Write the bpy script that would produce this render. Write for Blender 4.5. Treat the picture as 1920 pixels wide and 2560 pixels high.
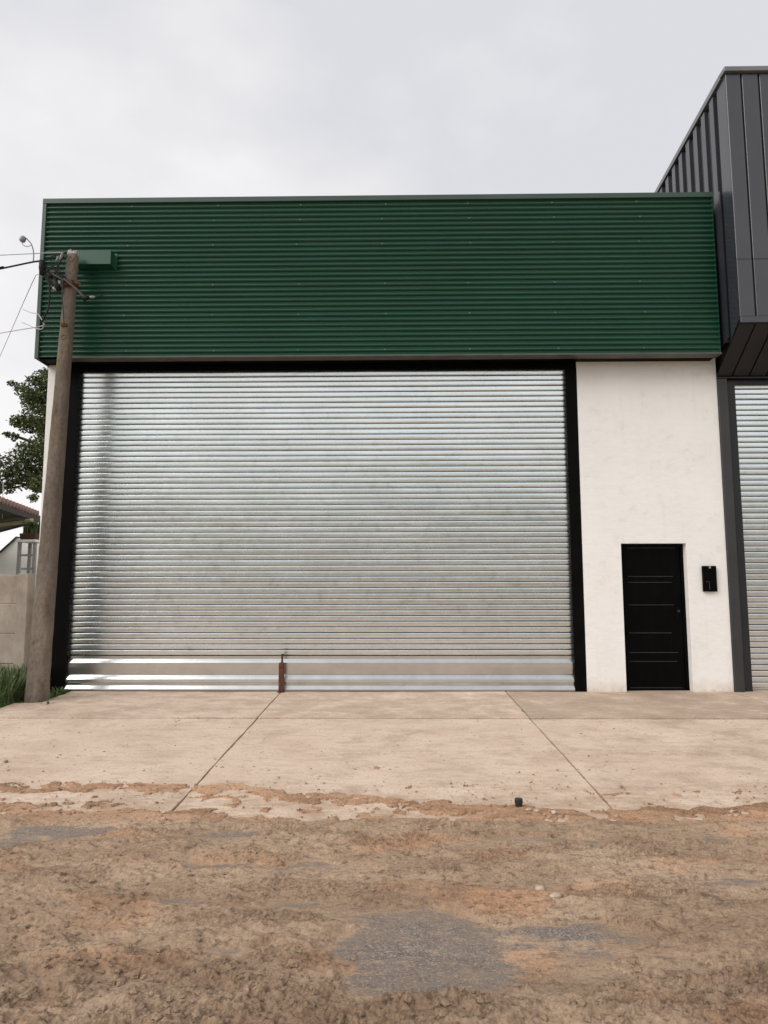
import bpy, bmesh, math, random
import numpy as np
from mathutils import Matrix, Vector

random.seed(7)
for _o in list(bpy.data.objects):
    bpy.data.objects.remove(_o)
SC = bpy.context.scene
COL = SC.collection

# ------------------------------------------------------------------ camera
F_PX, PITCH, YAW, ROLL = 1688.03, 0.1083, 0.0145, -0.0017
CAM = Vector((0.0, -9.6038, 1.4664))
cam_data = bpy.data.cameras.new('camera')
cam_data.sensor_fit = 'HORIZONTAL'
cam_data.sensor_width = 36.0
cam_data.lens = F_PX / 1920.0 * 36.0
cam_data.clip_start = 0.05
cam_data.clip_end = 3000.0
cam = bpy.data.objects.new('camera', cam_data)
CAM_ROT = Matrix.Rotation(YAW, 3, 'Z') @ Matrix.Rotation(math.pi / 2 + PITCH, 3, 'X') @ Matrix.Rotation(ROLL, 3, 'Z')
cam.matrix_world = Matrix.Translation(CAM) @ CAM_ROT.to_4x4()
COL.objects.link(cam)
SC.camera = cam
SC.render.resolution_x, SC.render.resolution_y = 768, 1024

# ------------------------------------------------------------------ sky, sun, exposure
SUN_EL, SUN_AZ = math.radians(37), math.radians(-54)      # azimuth from straight behind the camera
sun_from = Vector((math.sin(SUN_AZ) * math.cos(SUN_EL), -math.cos(SUN_AZ) * math.cos(SUN_EL), math.sin(SUN_EL)))
world = bpy.data.worlds.new('World')
SC.world = world
world.use_nodes = True
wn, wl = world.node_tree.nodes, world.node_tree.links
wn.clear()
w_out = wn.new('ShaderNodeOutputWorld')
w_bg = wn.new('ShaderNodeBackground')
w_sky = wn.new('ShaderNodeTexSky')
w_sky.sky_type = 'NISHITA'
w_sky.sun_disc = False
w_sky.sun_elevation = SUN_EL
w_sky.sun_rotation = math.atan2(sun_from.x, sun_from.y)
w_sky.dust_density = 4.0
w_tc = wn.new('ShaderNodeTexCoord')
w_map = wn.new('ShaderNodeMapping')
w_map.inputs['Location'].default_value = (0.65, 0.2, 0.35)
w_map.inputs['Scale'].default_value = (1.0, 1.0, 1.7)
w_no = wn.new('ShaderNodeTexNoise')
w_no.inputs['Scale'].default_value = 1.7
w_no.inputs['Detail'].default_value = 5.0
w_no.inputs['Roughness'].default_value = 0.5
w_rp = wn.new('ShaderNodeValToRGB')
w_rp.color_ramp.elements[0].position = 0.36
w_rp.color_ramp.elements[0].color = (6.3, 6.3, 6.6, 1)
w_rp.color_ramp.elements[1].position = 0.66
w_rp.color_ramp.elements[1].color = (9.0, 8.8, 8.7, 1)
w_mx = wn.new('ShaderNodeMix')
w_mx.data_type = 'RGBA'
w_mx.inputs[0].default_value = 0.93          # thick cloud deck over the clear sky
wl.new(w_tc.outputs['Generated'], w_map.inputs['Vector'])
wl.new(w_map.outputs['Vector'], w_no.inputs['Vector'])
w_sep = wn.new('ShaderNodeSeparateXYZ')
wl.new(w_tc.outputs['Generated'], w_sep.inputs[0])
w_ma = wn.new('ShaderNodeMath')
w_ma.operation = 'MULTIPLY_ADD'          # cloud thins and brightens towards the horizon all round
wl.new(w_sep.outputs['Z'], w_ma.inputs[0])
w_ma.inputs[1].default_value = -0.30
wl.new(w_no.outputs['Fac'], w_ma.inputs[2])
w_ab = wn.new('ShaderNodeMath')
w_ab.operation = 'ADD'
wl.new(w_ma.outputs[0], w_ab.inputs[0])
w_ab.inputs[1].default_value = 0.14
wl.new(w_ab.outputs[0], w_rp.inputs['Fac'])
wl.new(w_sky.outputs['Color'], w_mx.inputs[6])
wl.new(w_rp.outputs['Color'], w_mx.inputs[7])
wl.new(w_mx.outputs[2], w_bg.inputs['Color'])
w_bg.inputs['Strength'].default_value = 0.1
wl.new(w_bg.outputs['Background'], w_out.inputs['Surface'])

sun_data = bpy.data.lights.new('sun', 'SUN')
sun_data.energy = 1.5
sun_data.angle = math.radians(40)
sun_data.color = (1.0, 0.97, 0.925)
sun = bpy.data.objects.new('sun', sun_data)
sun.rotation_euler = sun_from.to_track_quat('Z', 'Y').to_euler()
sun.location = (0, -20, 30)
COL.objects.link(sun)

SC.view_settings.view_transform = 'Standard'
SC.view_settings.look = 'None'
SC.view_settings.exposure = 0.28
SC.view_settings.gamma = 1.0
SC.view_settings.use_curve_mapping = False


# ------------------------------------------------------------------ photo pixel -> place
def ray(x, y):
    return CAM_ROT @ Vector((x - 960.0, 1280.0 - y, -F_PX))


def px(x, y, Y):
    """point of the vertical plane at depth Y that stands on this photo pixel"""
    r = ray(x, y)
    return CAM + r * ((Y - CAM.y) / r.y)


def pz(x, y, z):
    r = ray(x, y)
    return CAM + r * ((z - CAM.z) / r.z)


SLOPE, ROAD_Y = 0.023, -4.9


def ground_z(y):
    return SLOPE * max(min(y, 0.0), ROAD_Y)


def pg(x, y):
    r = ray(x, y)
    t = (SLOPE * CAM.y - CAM.z) / (r.z - SLOPE * r.y)
    q = CAM + r * t
    return q if q.y > ROAD_Y else pz(x, y, SLOPE * ROAD_Y)


# ------------------------------------------------------------------ materials
def node_mat(name):
    m = bpy.data.materials.new(name)
    m.use_nodes = True
    nt = m.node_tree
    return m, nt.nodes, nt.links, nt.nodes['Principled BSDF']


def noise(N, L, scale, detail=4, rough=0.55, stretch=None, coord='Object', loc=(0, 0, 0)):
    tc = N.new('ShaderNodeNewGeometry' if coord == 'Position' else 'ShaderNodeTexCoord')
    mp = N.new('ShaderNodeMapping')
    mp.inputs['Location'].default_value = loc
    mp.inputs['Scale'].default_value = stretch or (1, 1, 1)
    no = N.new('ShaderNodeTexNoise')
    no.inputs['Scale'].default_value = scale
    no.inputs['Detail'].default_value = detail
    no.inputs['Roughness'].default_value = rough
    L.new(tc.outputs[coord], mp.inputs['Vector'])
    L.new(mp.outputs['Vector'], no.inputs['Vector'])
    return no.outputs['Fac']


def ramp(N, L, fac, stops):
    r = N.new('ShaderNodeValToRGB')
    e = r.color_ramp.elements
    while len(e) < len(stops):
        e.new(0.5)
    for i, (p, c) in enumerate(stops):
        e[i].position = p
        if not hasattr(c, '__len__'):
            c = (c, c, c)
        e[i].color = (c[0], c[1], c[2], 1)
    L.new(fac, r.inputs['Fac'])
    return r.outputs['Color']


def mixc(N, L, fac, a, b, mode='MIX'):
    m = N.new('ShaderNodeMix')
    m.data_type = 'RGBA'
    m.blend_type = mode
    for s, v in ((0, fac), (6, a), (7, b)):
        if hasattr(v, 'is_output'):
            L.new(v, m.inputs[s])
        elif s == 0:
            m.inputs[0].default_value = v
        else:
            m.inputs[s].default_value = (v[0], v[1], v[2], 1)
    return m.outputs[2]


def bump(N, L, P, h, strength=0.3, dist=0.01, prev=None):
    b = N.new('ShaderNodeBump')
    b.inputs['Strength'].default_value = strength
    b.inputs['Distance'].default_value = dist
    L.new(h, b.inputs['Height'])
    if prev:
        L.new(prev, b.inputs['Normal'])
    L.new(b.outputs['Normal'], P.inputs['Normal'])
    return b.outputs['Normal']


def speckled(name, stops, scale=6, rough=0.6, metal=0.0, bumps=0.0, bscale=60, stretch=None, bdist=0.004, detail=5, coord='Object'):
    m, N, L, P = node_mat(name)
    f = noise(N, L, scale, detail, 0.6, stretch, coord)
    L.new(ramp(N, L, f, stops), P.inputs['Base Color'])
    P.inputs['Roughness'].default_value = rough
    P.inputs['Metallic'].default_value = metal
    if bumps:
        bump(N, L, P, noise(N, L, bscale, 4, 0.6, None, coord), bumps, bdist)
    return m


M = {}
# green painted steel
M['green'] = speckled('green_paint', [(0.3, (0.005, 0.058, 0.030)), (0.7, (0.009, 0.071, 0.039))], 1.2, 0.30, 0, 0)
M['green'].node_tree.nodes['Principled BSDF'].inputs['Specular IOR Level'].default_value = 0.6
M['green_trim'] = speckled('green_trim_paint', [(0.3, (0.032, 0.066, 0.048)), (0.7, (0.042, 0.080, 0.060))], 2.0, 0.42)


def galvanised(name):
    m, N, L, P = node_mat(name)
    big = noise(N, L, 1.1, 5, 0.6, (1, 1, 1.4), 'Position')
    streak = noise(N, L, 1.6, 6, 0.7, (1.0, 1, 16.0), 'Position', (3, 0, 0))
    smud = noise(N, L, 7.0, 6, 0.7, (1, 1, 1), 'Position', (9, 2, 4))
    c = ramp(N, L, big, [(0.25, (0.735, 0.795, 0.825)), (0.75, (0.84, 0.90, 0.93))])
    c2 = ramp(N, L, streak, [(0.3, (0.88, 0.88, 0.87)), (0.6, (1, 1, 1))])
    c3 = ramp(N, L, smud, [(0.28, (0.84, 0.84, 0.82)), (0.45, (1, 1, 1))])
    L.new(mixc(N, L, 1.0, mixc(N, L, 1.0, c, c2, 'MULTIPLY'), c3, 'MULTIPLY'), P.inputs['Base Color'])
    P.inputs['Metallic'].default_value = 0.96
    r = ramp(N, L, smud, [(0.2, 0.20), (0.8, 0.31)])
    L.new(r, P.inputs['Roughness'])
    bump(N, L, P, noise(N, L, 6.0, 4, 0.6, (1, 1, 3), 'Position'), 0.045, 0.006)
    return m


M['galv'] = galvanised('galvanised_steel')
M['galv_rail'] = speckled('galvanised_rail', [(0.3, (0.57, 0.58, 0.575)), (0.7, (0.66, 0.67, 0.665))], 5.0, 0.24, 0.95)
M['galv_flange'] = speckled('dusty_galvanised_flange', [(0.3, (0.06, 0.054, 0.046)), (0.7, (0.10, 0.092, 0.08))], 3, 0.5, 0.0)


def stucco():
    m, N, L, P = node_mat('white_stucco')
    a = noise(N, L, 1.3, 6, 0.6)
    c = ramp(N, L, a, [(0.25, (0.815, 0.795, 0.762)), (0.7, (0.87, 0.855, 0.828))])
    d = noise(N, L, 5.5, 6, 0.7, (1, 1, 1.2), 'Object', (4, 1, 2))
    c = mixc(N, L, 1.0, c, ramp(N, L, d, [(0.27, (0.90, 0.88, 0.86)), (0.45, (1, 1, 1))]), 'MULTIPLY')
    dp = noise(N, L, 3.0, 6, 0.7, (3.0, 1, 0.22), 'Object', (2, 0, 1))
    c = mixc(N, L, 1.0, c, ramp(N, L, dp, [(0.30, (0.945, 0.935, 0.92)), (0.44, (1, 1, 1))]), 'MULTIPLY')
    # dirt splashed up on the foot of the wall
    tc = N.new('ShaderNodeTexCoord')
    sp = N.new('ShaderNodeSeparateXYZ')
    L.new(tc.outputs['Object'], sp.inputs[0])
    mth = N.new('ShaderNodeMath')
    mth.operation = 'MULTIPLY_ADD'
    L.new(noise(N, L, 9, 5, 0.7), mth.inputs[0])
    mth.inputs[1].default_value = 0.35
    L.new(sp.outputs['Z'], mth.inputs[2])
    splash = ramp(N, L, mth.outputs[0], [(0.12, (0.66, 0.58, 0.49)), (0.20, (0.85, 0.80, 0.74)), (0.36, (1, 1, 1))])
    c = mixc(N, L, 1.0, c, splash, 'MULTIPLY')
    L.new(c, P.inputs['Base Color'])
    P.inputs['Roughness'].default_value = 0.85
    n1 = bump(N, L, P, noise(N, L, 7, 3, 0.5, (1, 1, 1.6)), 0.35, 0.02)
    bump(N, L, P, noise(N, L, 70, 5, 0.65), 0.35, 0.006, n1)
    return m


M['stucco'] = stucco()
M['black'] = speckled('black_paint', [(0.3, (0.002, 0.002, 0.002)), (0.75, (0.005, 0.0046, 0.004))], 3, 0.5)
M['black_gloss'] = speckled('black_door_paint', [(0.3, (0.0012, 0.0012, 0.0012)), (0.75, (0.003, 0.003, 0.003))], 3, 0.42, 0, 0.25, 3.0, (6, 6, 0.6), 0.02)
M['black_ridge'] = speckled('lighter_black_ridge', [(0.3, (0.012, 0.012, 0.012)), (0.75, (0.03, 0.029, 0.027))], 9, 0.4)  # a lighter black than the door leaf
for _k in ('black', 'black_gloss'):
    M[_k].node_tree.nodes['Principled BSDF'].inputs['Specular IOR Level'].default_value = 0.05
M['charcoal'] = speckled('charcoal_cladding_paint', [(0.3, (0.027, 0.028, 0.038)), (0.7, (0.038, 0.039, 0.049))], 1.3, 0.27)
M['charcoal'].node_tree.nodes['Principled BSDF'].inputs['Specular IOR Level'].default_value = 0.75
M['column'] = speckled('column_paint', [(0.3, (0.024, 0.024, 0.025)), (0.7, (0.034, 0.034, 0.035))], 2.0, 0.45)
M['charcoal_dark'] = speckled('charcoal_shadow_joint', [(0.3, (0.006, 0.006, 0.008)), (0.7, (0.011, 0.011, 0.013))], 3, 0.5)
M['charcoal_trim'] = speckled('grey_coping_paint', [(0.3, (0.13, 0.135, 0.135)), (0.7, (0.17, 0.175, 0.175))], 2, 0.35)
M['rust'] = speckled('rusty_steel', [(0.3, (0.035, 0.012, 0.006)), (0.5, (0.10, 0.032, 0.012)), (0.75, (0.17, 0.06, 0.02))], 22, 0.85, 0.0, 0.4, 90)
M['dark_steel'] = speckled('dark_steel', [(0.3, (0.015, 0.014, 0.012)), (0.7, (0.04, 0.036, 0.03))], 12, 0.55, 0.3)
M['screw'] = speckled('screw_head_zinc', [(0.3, (0.10, 0.16, 0.13)), (0.7, (0.17, 0.23, 0.20))], 9, 0.4, 0.0)
M['rubber'] = speckled('black_cable_sheath', [(0.3, (0.006, 0.006, 0.006)), (0.7, (0.016, 0.015, 0.014))], 15, 0.6)
M['rubber'].node_tree.nodes['Principled BSDF'].inputs['Specular IOR Level'].default_value = 0.2
M['grey_wire'] = speckled('weathered_grey_cable', [(0.3, (0.42, 0.41, 0.40)), (0.7, (0.56, 0.55, 0.54))], 12, 0.6)
M['porcelain'] = speckled('porcelain', [(0.3, (0.14, 0.14, 0.125)), (0.7, (0.24, 0.235, 0.215))], 12, 0.3)
M['lamp_grey'] = speckled('lamp_housing_grey', [(0.3, (0.20, 0.20, 0.21)), (0.7, (0.30, 0.30, 0.31))], 12, 0.4)


def pole_concrete():
    m, N, L, P = node_mat('weathered_pole_concrete')
    a = noise(N, L, 3.0, 7, 0.65, (1, 1, 0.45))
    c = ramp(N, L, a, [(0.25, (0.085, 0.064, 0.049)), (0.5, (0.155, 0.122, 0.096)), (0.75, (0.245, 0.205, 0.168))])
    b = noise(N, L, 2.2, 6, 0.7, (1.5, 1.5, 0.5), 'Object', (5, 5, 5))
    c = mixc(N, L, ramp(N, L, b, [(0.48, 0.0), (0.66, 0.65)]), c, (0.185, 0.145, 0.065))
    r = noise(N, L, 4.0, 5, 0.6, (2, 2, 0.4), 'Object', (1, 8, 2))
    c = mixc(N, L, ramp(N, L, r, [(0.58, 0.0), (0.72, 0.5)]), c, (0.20, 0.115, 0.085))
    s = noise(N, L, 26, 7, 0.8, (1, 1, 0.6))
    c = mixc(N, L, 1.0, c, ramp(N, L, s, [(0.3, (0.5, 0.48, 0.46)), (0.48, (1, 1, 1)), (0.7, (1.3, 1.3, 1.3))]), 'MULTIPLY')
    L.new(c, P.inputs['Base Color'])
    P.inputs['Roughness'].default_value = 0.9
    n = bump(N, L, P, noise(N, L, 14, 6, 0.7, (1, 1, 0.5)), 0.9, 0.03)
    bump(N, L, P, s, 0.5, 0.006, n)
    return m


M['pole'] = pole_concrete()
M['fresh_concrete'] = speckled('chipped_pale_concrete', [(0.35, (0.22, 0.19, 0.165)), (0.6, (0.50, 0.47, 0.43))], 30, 0.9, 0, 0.5, 80)


def fence_concrete():
    m, N, L, P = node_mat('precast_fence_concrete')
    a = noise(N, L, 2.6, 7, 0.65)
    c = ramp(N, L, a, [(0.28, (0.25, 0.20, 0.155)), (0.5, (0.36, 0.30, 0.245)), (0.75, (0.46, 0.395, 0.33))])
    b = noise(N, L, 5.0, 6, 0.75, (1.6, 1, 0.5), 'Object', (5, 1, 5))
    c = mixc(N, L, ramp(N, L, b, [(0.52, 0.0), (0.7, 0.65)]), c, (0.20, 0.17, 0.135))
    L.new(c, P.inputs['Base Color'])
    P.inputs['Roughness'].default_value = 0.9
    bump(N, L, P, noise(N, L, 45, 5, 0.65), 0.4, 0.008)
    return m


M['fence'] = fence_concrete()


def slab_concrete():
    m, N, L, P = node_mat('dusty_driveway_concrete')
    oi = N.new('ShaderNodeObjectInfo')
    a = noise(N, L, 1.6, 8, 0.66, (0.85, 0.9, 1))
    c = ramp(N, L, a, [(0.26, (0.52, 0.385, 0.285)), (0.48, (0.665, 0.515, 0.398)), (0.74, (0.74, 0.60, 0.48))])
    # swept mud streaks, drawn out along the street
    b = noise(N, L, 2.6, 9, 0.74, (0.9, 1.0, 1), 'Object', (4, 9, 0))
    ma = N.new('ShaderNodeMath')
    ma.operation = 'MULTIPLY_ADD'
    oc = N.new('ShaderNodeSeparateColor')
    L.new(oi.outputs['Color'], oc.inputs[0])
    L.new(oc.outputs[0], ma.inputs[0])
    ma.inputs[1].default_value = 0.25
    L.new(b, ma.inputs[2])
    b = ma.outputs[0]
    c = mixc(N, L, ramp(N, L, b, [(0.53, 0.0), (0.66, 0.42), (0.8, 0.62)]), c, (0.31, 0.222, 0.155))
    gr = noise(N, L, 70, 5, 0.8, (0.9, 0.7, 1), 'Object', (5, 0, 0))
    c = mixc(N, L, 1.0, c, ramp(N, L, gr, [(0.3, (0.74, 0.72, 0.70)), (0.48, (1, 1, 1)), (0.72, (1.10, 1.10, 1.10))]), 'MULTIPLY')
    sm = noise(N, L, 7.0, 10, 0.82, (0.4, 1.5, 1), 'Object', (14, 9, 0))
    c = mixc(N, L, ramp(N, L, sm, [(0.50, 0.0), (0.62, 0.38), (0.75, 0.6)]), c, (0.36, 0.262, 0.190))
    # dried mud spots
    s = noise(N, L, 20, 7, 0.76, (0.9, 0.9, 1), 'Object', (1, 3, 0))
    c = mixc(N, L, ramp(N, L, s, [(0.585, 0.0), (0.67, 0.8)]), c, (0.26, 0.18, 0.12))
    s2 = noise(N, L, 60, 4, 0.7, (0.8, 1.2, 1), 'Object', (7, 3, 0))
    c = mixc(N, L, ramp(N, L, s2, [(0.62, 0.0), (0.72, 0.6)]), c, (0.66, 0.55, 0.45))
    tcs = N.new('ShaderNodeTexCoord')
    sy = N.new('ShaderNodeSeparateXYZ')
    L.new(tcs.outputs['Object'], sy.inputs[0])
    mr = N.new('ShaderNodeMapRange')
    mr.inputs['From Min'].default_value = -3.55
    mr.inputs['From Max'].default_value = -4.75
    L.new(sy.outputs['Y'], mr.inputs['Value'])
    mm_ = N.new('ShaderNodeMath')
    mm_.operation = 'MULTIPLY_ADD'
    L.new(mr.outputs['Result'], mm_.inputs[0])
    mm_.inputs[1].default_value = 0.20
    L.new(noise(N, L, 5.0, 9, 0.8, (0.6, 1.3, 1), 'Object', (6, 6, 0)), mm_.inputs[2])
    c = mixc(N, L, ramp(N, L, mm_.outputs[0], [(0.60, 0.0), (0.72, 0.55), (0.85, 0.85)]), c, (0.40, 0.262, 0.165))
    tint = ramp(N, L, oi.outputs['Random'], [(0, (0.95, 0.95, 0.94)), (1, (1.05, 1.04, 1.03))])
    c = mixc(N, L, 1.0, c, tint, 'MULTIPLY')
    L.new(c, P.inputs['Base Color'])
    P.inputs['Roughness'].default_value = 0.88
    n = bump(N, L, P, noise(N, L, 12, 6, 0.7, (0.6, 1.4, 1)), 0.35, 0.02)
    bump(N, L, P, s, 0.3, 0.006, n)
    return m


M['slab'] = slab_concrete()


def dirt_mat(name, use_attr):
    m, N, L, P = node_mat(name)
    a = noise(N, L, 1.6, 8, 0.68, (0.6, 1.3, 1))
    c = ramp(N, L, a, [(0.25, (0.285, 0.192, 0.126)), (0.42, (0.375, 0.261, 0.176)), (0.58, (0.465, 0.333, 0.230)), (0.78, (0.55, 0.41, 0.295))])
    # crevice darkness painted into the colour, and dark streaks drawn out along the street
    b = noise(N, L, 8.0, 9, 0.8, (0.65, 1.2, 1), 'Object', (3, 3, 0))
    c = mixc(N, L, ramp(N, L, b, [(0.34, 0.75), (0.45, 0.0)]), c, (0.160, 0.108, 0.073))
    b2 = noise(N, L, 22.0, 6, 0.75, (0.6, 1.4, 1), 'Object', (13, 3, 0))
    c = mixc(N, L, ramp(N, L, b2, [(0.36, 0.75), (0.46, 0.0)]), c, (0.17, 0.116, 0.078))
    g = noise(N, L, 85, 5, 0.85, (0.9, 0.8, 1))
    c = mixc(N, L, 1.0, c, ramp(N, L, g, [(0.3, (0.50, 0.48, 0.46)), (0.48, (1, 1, 1)), (0.70, (1.28, 1.27, 1.25))]), 'MULTIPLY')
    rough_h = noise(N, L, 42, 7, 0.75, (0.8, 1.2, 1))
    if use_attr:
        cr = N.new('ShaderNodeAttribute')
        cr.attribute_name = 'crumb'
        hb = N.new('ShaderNodeAttribute')
        hb.attribute_name = 'crease_shade'
        c = mixc(N, L, 1.0, c, ramp(N, L, cr.outputs['Fac'], [(0.0, (1.16, 1.16, 1.16)), (1.0, (1.0, 0.985, 0.97))]), 'MULTIPLY')
        c = mixc(N, L, 1.0, c, ramp(N, L, hb.outputs['Fac'], [(0.0, (1, 1, 1)), (1.0, (0.60, 0.57, 0.55))]), 'MULTIPLY')
        cl = N.new('ShaderNodeAttribute')
        cl.attribute_name = 'clay'
        c = mixc(N, L, 1.0, c, ramp(N, L, cl.outputs['Fac'], [(0.0, (1, 1, 1)), (1.0, (1.14, 0.97, 0.86))]), 'MULTIPLY')
        at = N.new('ShaderNodeAttribute')
        at.attribute_name = 'dirt'
        vo = N.new('ShaderNodeTexVoronoi')
        vo.inputs['Scale'].default_value = 140.0
        tc = N.new('ShaderNodeTexCoord')
        L.new(tc.outputs['Object'], vo.inputs['Vector'])
        sep = N.new('ShaderNodeSeparateColor')
        L.new(vo.outputs['Color'], sep.inputs[0])
        ac = ramp(N, L, sep.outputs[0], [(0.0, (0.12, 0.103, 0.092)), (0.45, (0.225, 0.195, 0.175)), (0.80, (0.29, 0.258, 0.238)), (0.95, (0.50, 0.455, 0.42))])
        dust = noise(N, L, 4.2, 7, 0.7, (0.6, 1.5, 1), 'Object', (2, 2, 2))
        ac = mixc(N, L, ramp(N, L, dust, [(0.34, 0.20), (0.66, 0.80)]), ac, (0.345, 0.262, 0.200))
        br = noise(N, L, 18, 7, 0.8, (0.6, 1.4, 1), 'Object', (6, 2, 2))
        ad = N.new('ShaderNodeMath')
        ad.operation = 'MULTIPLY_ADD'
        L.new(br, ad.inputs[0])
        ad.inputs[1].default_value = 1.5
        L.new(at.outputs['Fac'], ad.inputs[2])
        c = mixc(N, L, ramp(N, L, ad.outputs[0], [(0.76, 0.0), (1.60, 1.0)]), ac, c)
    L.new(c, P.inputs['Base Color'])
    P.inputs['Roughness'].default_value = 0.95
    P.inputs['Specular IOR Level'].default_value = 0.25
    n = bump(N, L, P, rough_h, 1.0, 0.016)
    bump(N, L, P, g, 0.6, 0.004, n)
    return m


M['road'] = dirt_mat('dirt_over_asphalt', True)
M['soil'] = dirt_mat('bare_soil', False)
M['stone'] = speckled('pale_limestone_chip', [(0.3, (0.42, 0.33, 0.25)), (0.7, (0.66, 0.55, 0.45))], 20, 0.9, 0, 0.4, 60)
M['grass'] = speckled('grass_blade', [(0.3, (0.04, 0.075, 0.016)), (0.55, (0.10, 0.155, 0.04)), (0.75, (0.22, 0.23, 0.09))], 14, 0.6)
M['leaf'] = speckled('olive_leaf', [(0.3, (0.030, 0.050, 0.010)), (0.7, (0.095, 0.120, 0.026))], 2.5, 0.5)
M['bark'] = speckled('bark', [(0.3, (0.05, 0.035, 0.022)), (0.7, (0.12, 0.09, 0.06))], 9, 0.9, 0, 0.5, 30)
M['house_white'] = speckled('white_house_wall', [(0.3, (0.78, 0.75, 0.71)), (0.7, (0.86, 0.84, 0.81))], 2, 0.85)
M['tile'] = speckled('pink_clay_tile', [(0.3, (0.24, 0.145, 0.13)), (0.7, (0.34, 0.22, 0.195))], 8, 0.8)
M['timber_dark'] = speckled('dark_timber', [(0.3, (0.018, 0.010, 0.006)), (0.7, (0.04, 0.024, 0.014))], 8, 0.7)
M['timber_pale'] = speckled('pale_timber', [(0.3, (0.42, 0.34, 0.22)), (0.7, (0.55, 0.46, 0.32))], 8, 0.7)
M['grey_steel'] = speckled('grey_painted_steel', [(0.3, (0.22, 0.205, 0.19)), (0.7, (0.33, 0.31, 0.29))], 8, 0.5)
M['clay_pot'] = speckled('brown_planter', [(0.3, (0.045, 0.022, 0.014)), (0.7, (0.09, 0.045, 0.028))], 12, 0.8)


# ------------------------------------------------------------------ mesh helpers
class MB:
    """collects vertices and faces of one mesh"""

    def __init__(s):
        s.v, s.f = [], []

    def box(s, x0, x1, y0, y1, z0, z1):
        b = len(s.v)
        s.v += [(x0, y0, z0), (x1, y0, z0), (x1, y1, z0), (x0, y1, z0), (x0, y0, z1), (x1, y0, z1), (x1, y1, z1), (x0, y1, z1)]
        for q in ((0, 3, 2, 1), (4, 5, 6, 7), (0, 1, 5, 4), (1, 2, 6, 5), (2, 3, 7, 6), (3, 0, 4, 7)):
            s.f.append(tuple(b + i for i in q))
        return s

    def prism(s, pts, axis, a0, a1):
        """polygon pts extruded along an axis ('x','y','z')"""
        b, n = len(s.v), len(pts)
        for a in (a0, a1):
            for p in pts:
                s.v.append({'x': (a, p[0], p[1]), 'y': (p[0], a, p[1]), 'z': (p[0], p[1], a)}[axis])
        s.f.append(tuple(b + i for i in range(n))[::-1])
        s.f.append(tuple(b + n + i for i in range(n)))
        for i in range(n):
            j = (i + 1) % n
            s.f.append((b + i, b + j, b + n + j, b + n + i))
        return s

    def sheet(s, prof, x0, x1, seg=1):
        """open profile of (y, z) points drawn out along x"""
        b, n = len(s.v), len(prof)
        for k in range(seg + 1):
            x = x0 + (x1 - x0) * k / seg
            s.v += [(x, y, z) for y, z in prof]
        for k in range(seg):
            for i in range(n - 1):
                p = b + k * n + i
                s.f.append((p, p + n, p + n + 1, p + 1))
        return s

    def tube(s, path, r, n=8, cap=True):
        path = [Vector(p) for p in path]
        rad = r if hasattr(r, '__len__') else [r] * len(path)
        b = len(s.v)
        up = Vector((0.13, 0.37, 1)).normalized()
        for i, p in enumerate(path):
            d = (path[min(i + 1, len(path) - 1)] - path[max(i - 1, 0)]).normalized()
            u = d.cross(up)
            if u.length < 1e-3:
                u = d.cross(Vector((1, 0, 0)))
            u.normalize()
            w = d.cross(u)
            for k in range(n):
                a = 2 * math.pi * k / n
                s.v.append(tuple(p + (u * math.cos(a) + w * math.sin(a)) * rad[i]))
        for i in range(len(path) - 1):
            for k in range(n):
                k2 = (k + 1) % n
                s.f.append((b + i * n + k, b + i * n + k2, b + (i + 1) * n + k2, b + (i + 1) * n + k))
        if cap:
            s.f.append(tuple(b + k for k in range(n))[::-1])
            e = b + (len(path) - 1) * n
            s.f.append(tuple(e + k for k in range(n)))
        return s

    def lathe(s, prof, c, n=14, axis=Vector((0, 0, 1))):
        q = axis.to_track_quat('Z', 'Y')
        b = len(s.v)
        for r, h in prof:
            for k in range(n):
                a = 2 * math.pi * k / n
                s.v.append(tuple(Vector(c) + q @ Vector((r * math.cos(a), r * math.sin(a), h))))
        for i in range(len(prof) - 1):
            for k in range(n):
                k2 = (k + 1) % n
                s.f.append((b + i * n + k, b + i * n + k2, b + (i + 1) * n + k2, b + (i + 1) * n + k))
        s.f.append(tuple(b + k for k in range(n))[::-1])
        e = b + (len(prof) - 1) * n
        s.f.append(tuple(e + k for k in range(n)))
        return s

    def mesh(s, name, mat, smooth=False, bevel=0.0, solid=True):
        me = bpy.data.meshes.new(name)
        me.from_pydata(s.v, [], s.f)
        if bevel or solid:
            bm = bmesh.new()
            bm.from_mesh(me)
            if solid:
                bmesh.ops.recalc_face_normals(bm, faces=bm.faces)
            if bevel:
                bmesh.ops.bevel(bm, geom=bm.edges[:], offset=bevel, segments=1, affect='EDGES', clamp_overlap=True)
            bm.to_mesh(me)
            bm.free()
        me.materials.append(mat)
        if smooth:
            me.polygons.foreach_set('use_smooth', [True] * len(me.polygons))
        return me

    def build(s, name, mat, parent=None, smooth=False, bevel=0.0, solid=True):
        return link(name, s.mesh(name, mat, smooth, bevel, solid), parent)


def world_loc(o):
    v = Vector(o.location)
    while o.parent:
        o = o.parent
        v = v + Vector(o.location)
    return v


def link(name, data, parent=None, at=(0, 0, 0)):
    """object whose mesh is in place coordinates (shifted by at)"""
    o = bpy.data.objects.new(name, data)
    COL.objects.link(o)
    o.location = at
    if parent:
        o.parent = parent
        o.location = Vector(at) - world_loc(parent)
    return o


def tag(o, label=None, cat=None, group=None, kind=None):
    if label:
        o['label'] = label
    if cat:
        o['category'] = cat
    if group:
        o['group'] = group
    if kind:
        o['kind'] = kind
    return o


def thing(name, at, label, cat, group=None):
    o = bpy.data.objects.new(name, None)
    o.empty_display_size = 0.2
    COL.objects.link(o)
    o.location = at
    return tag(o, label, cat, group)


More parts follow.
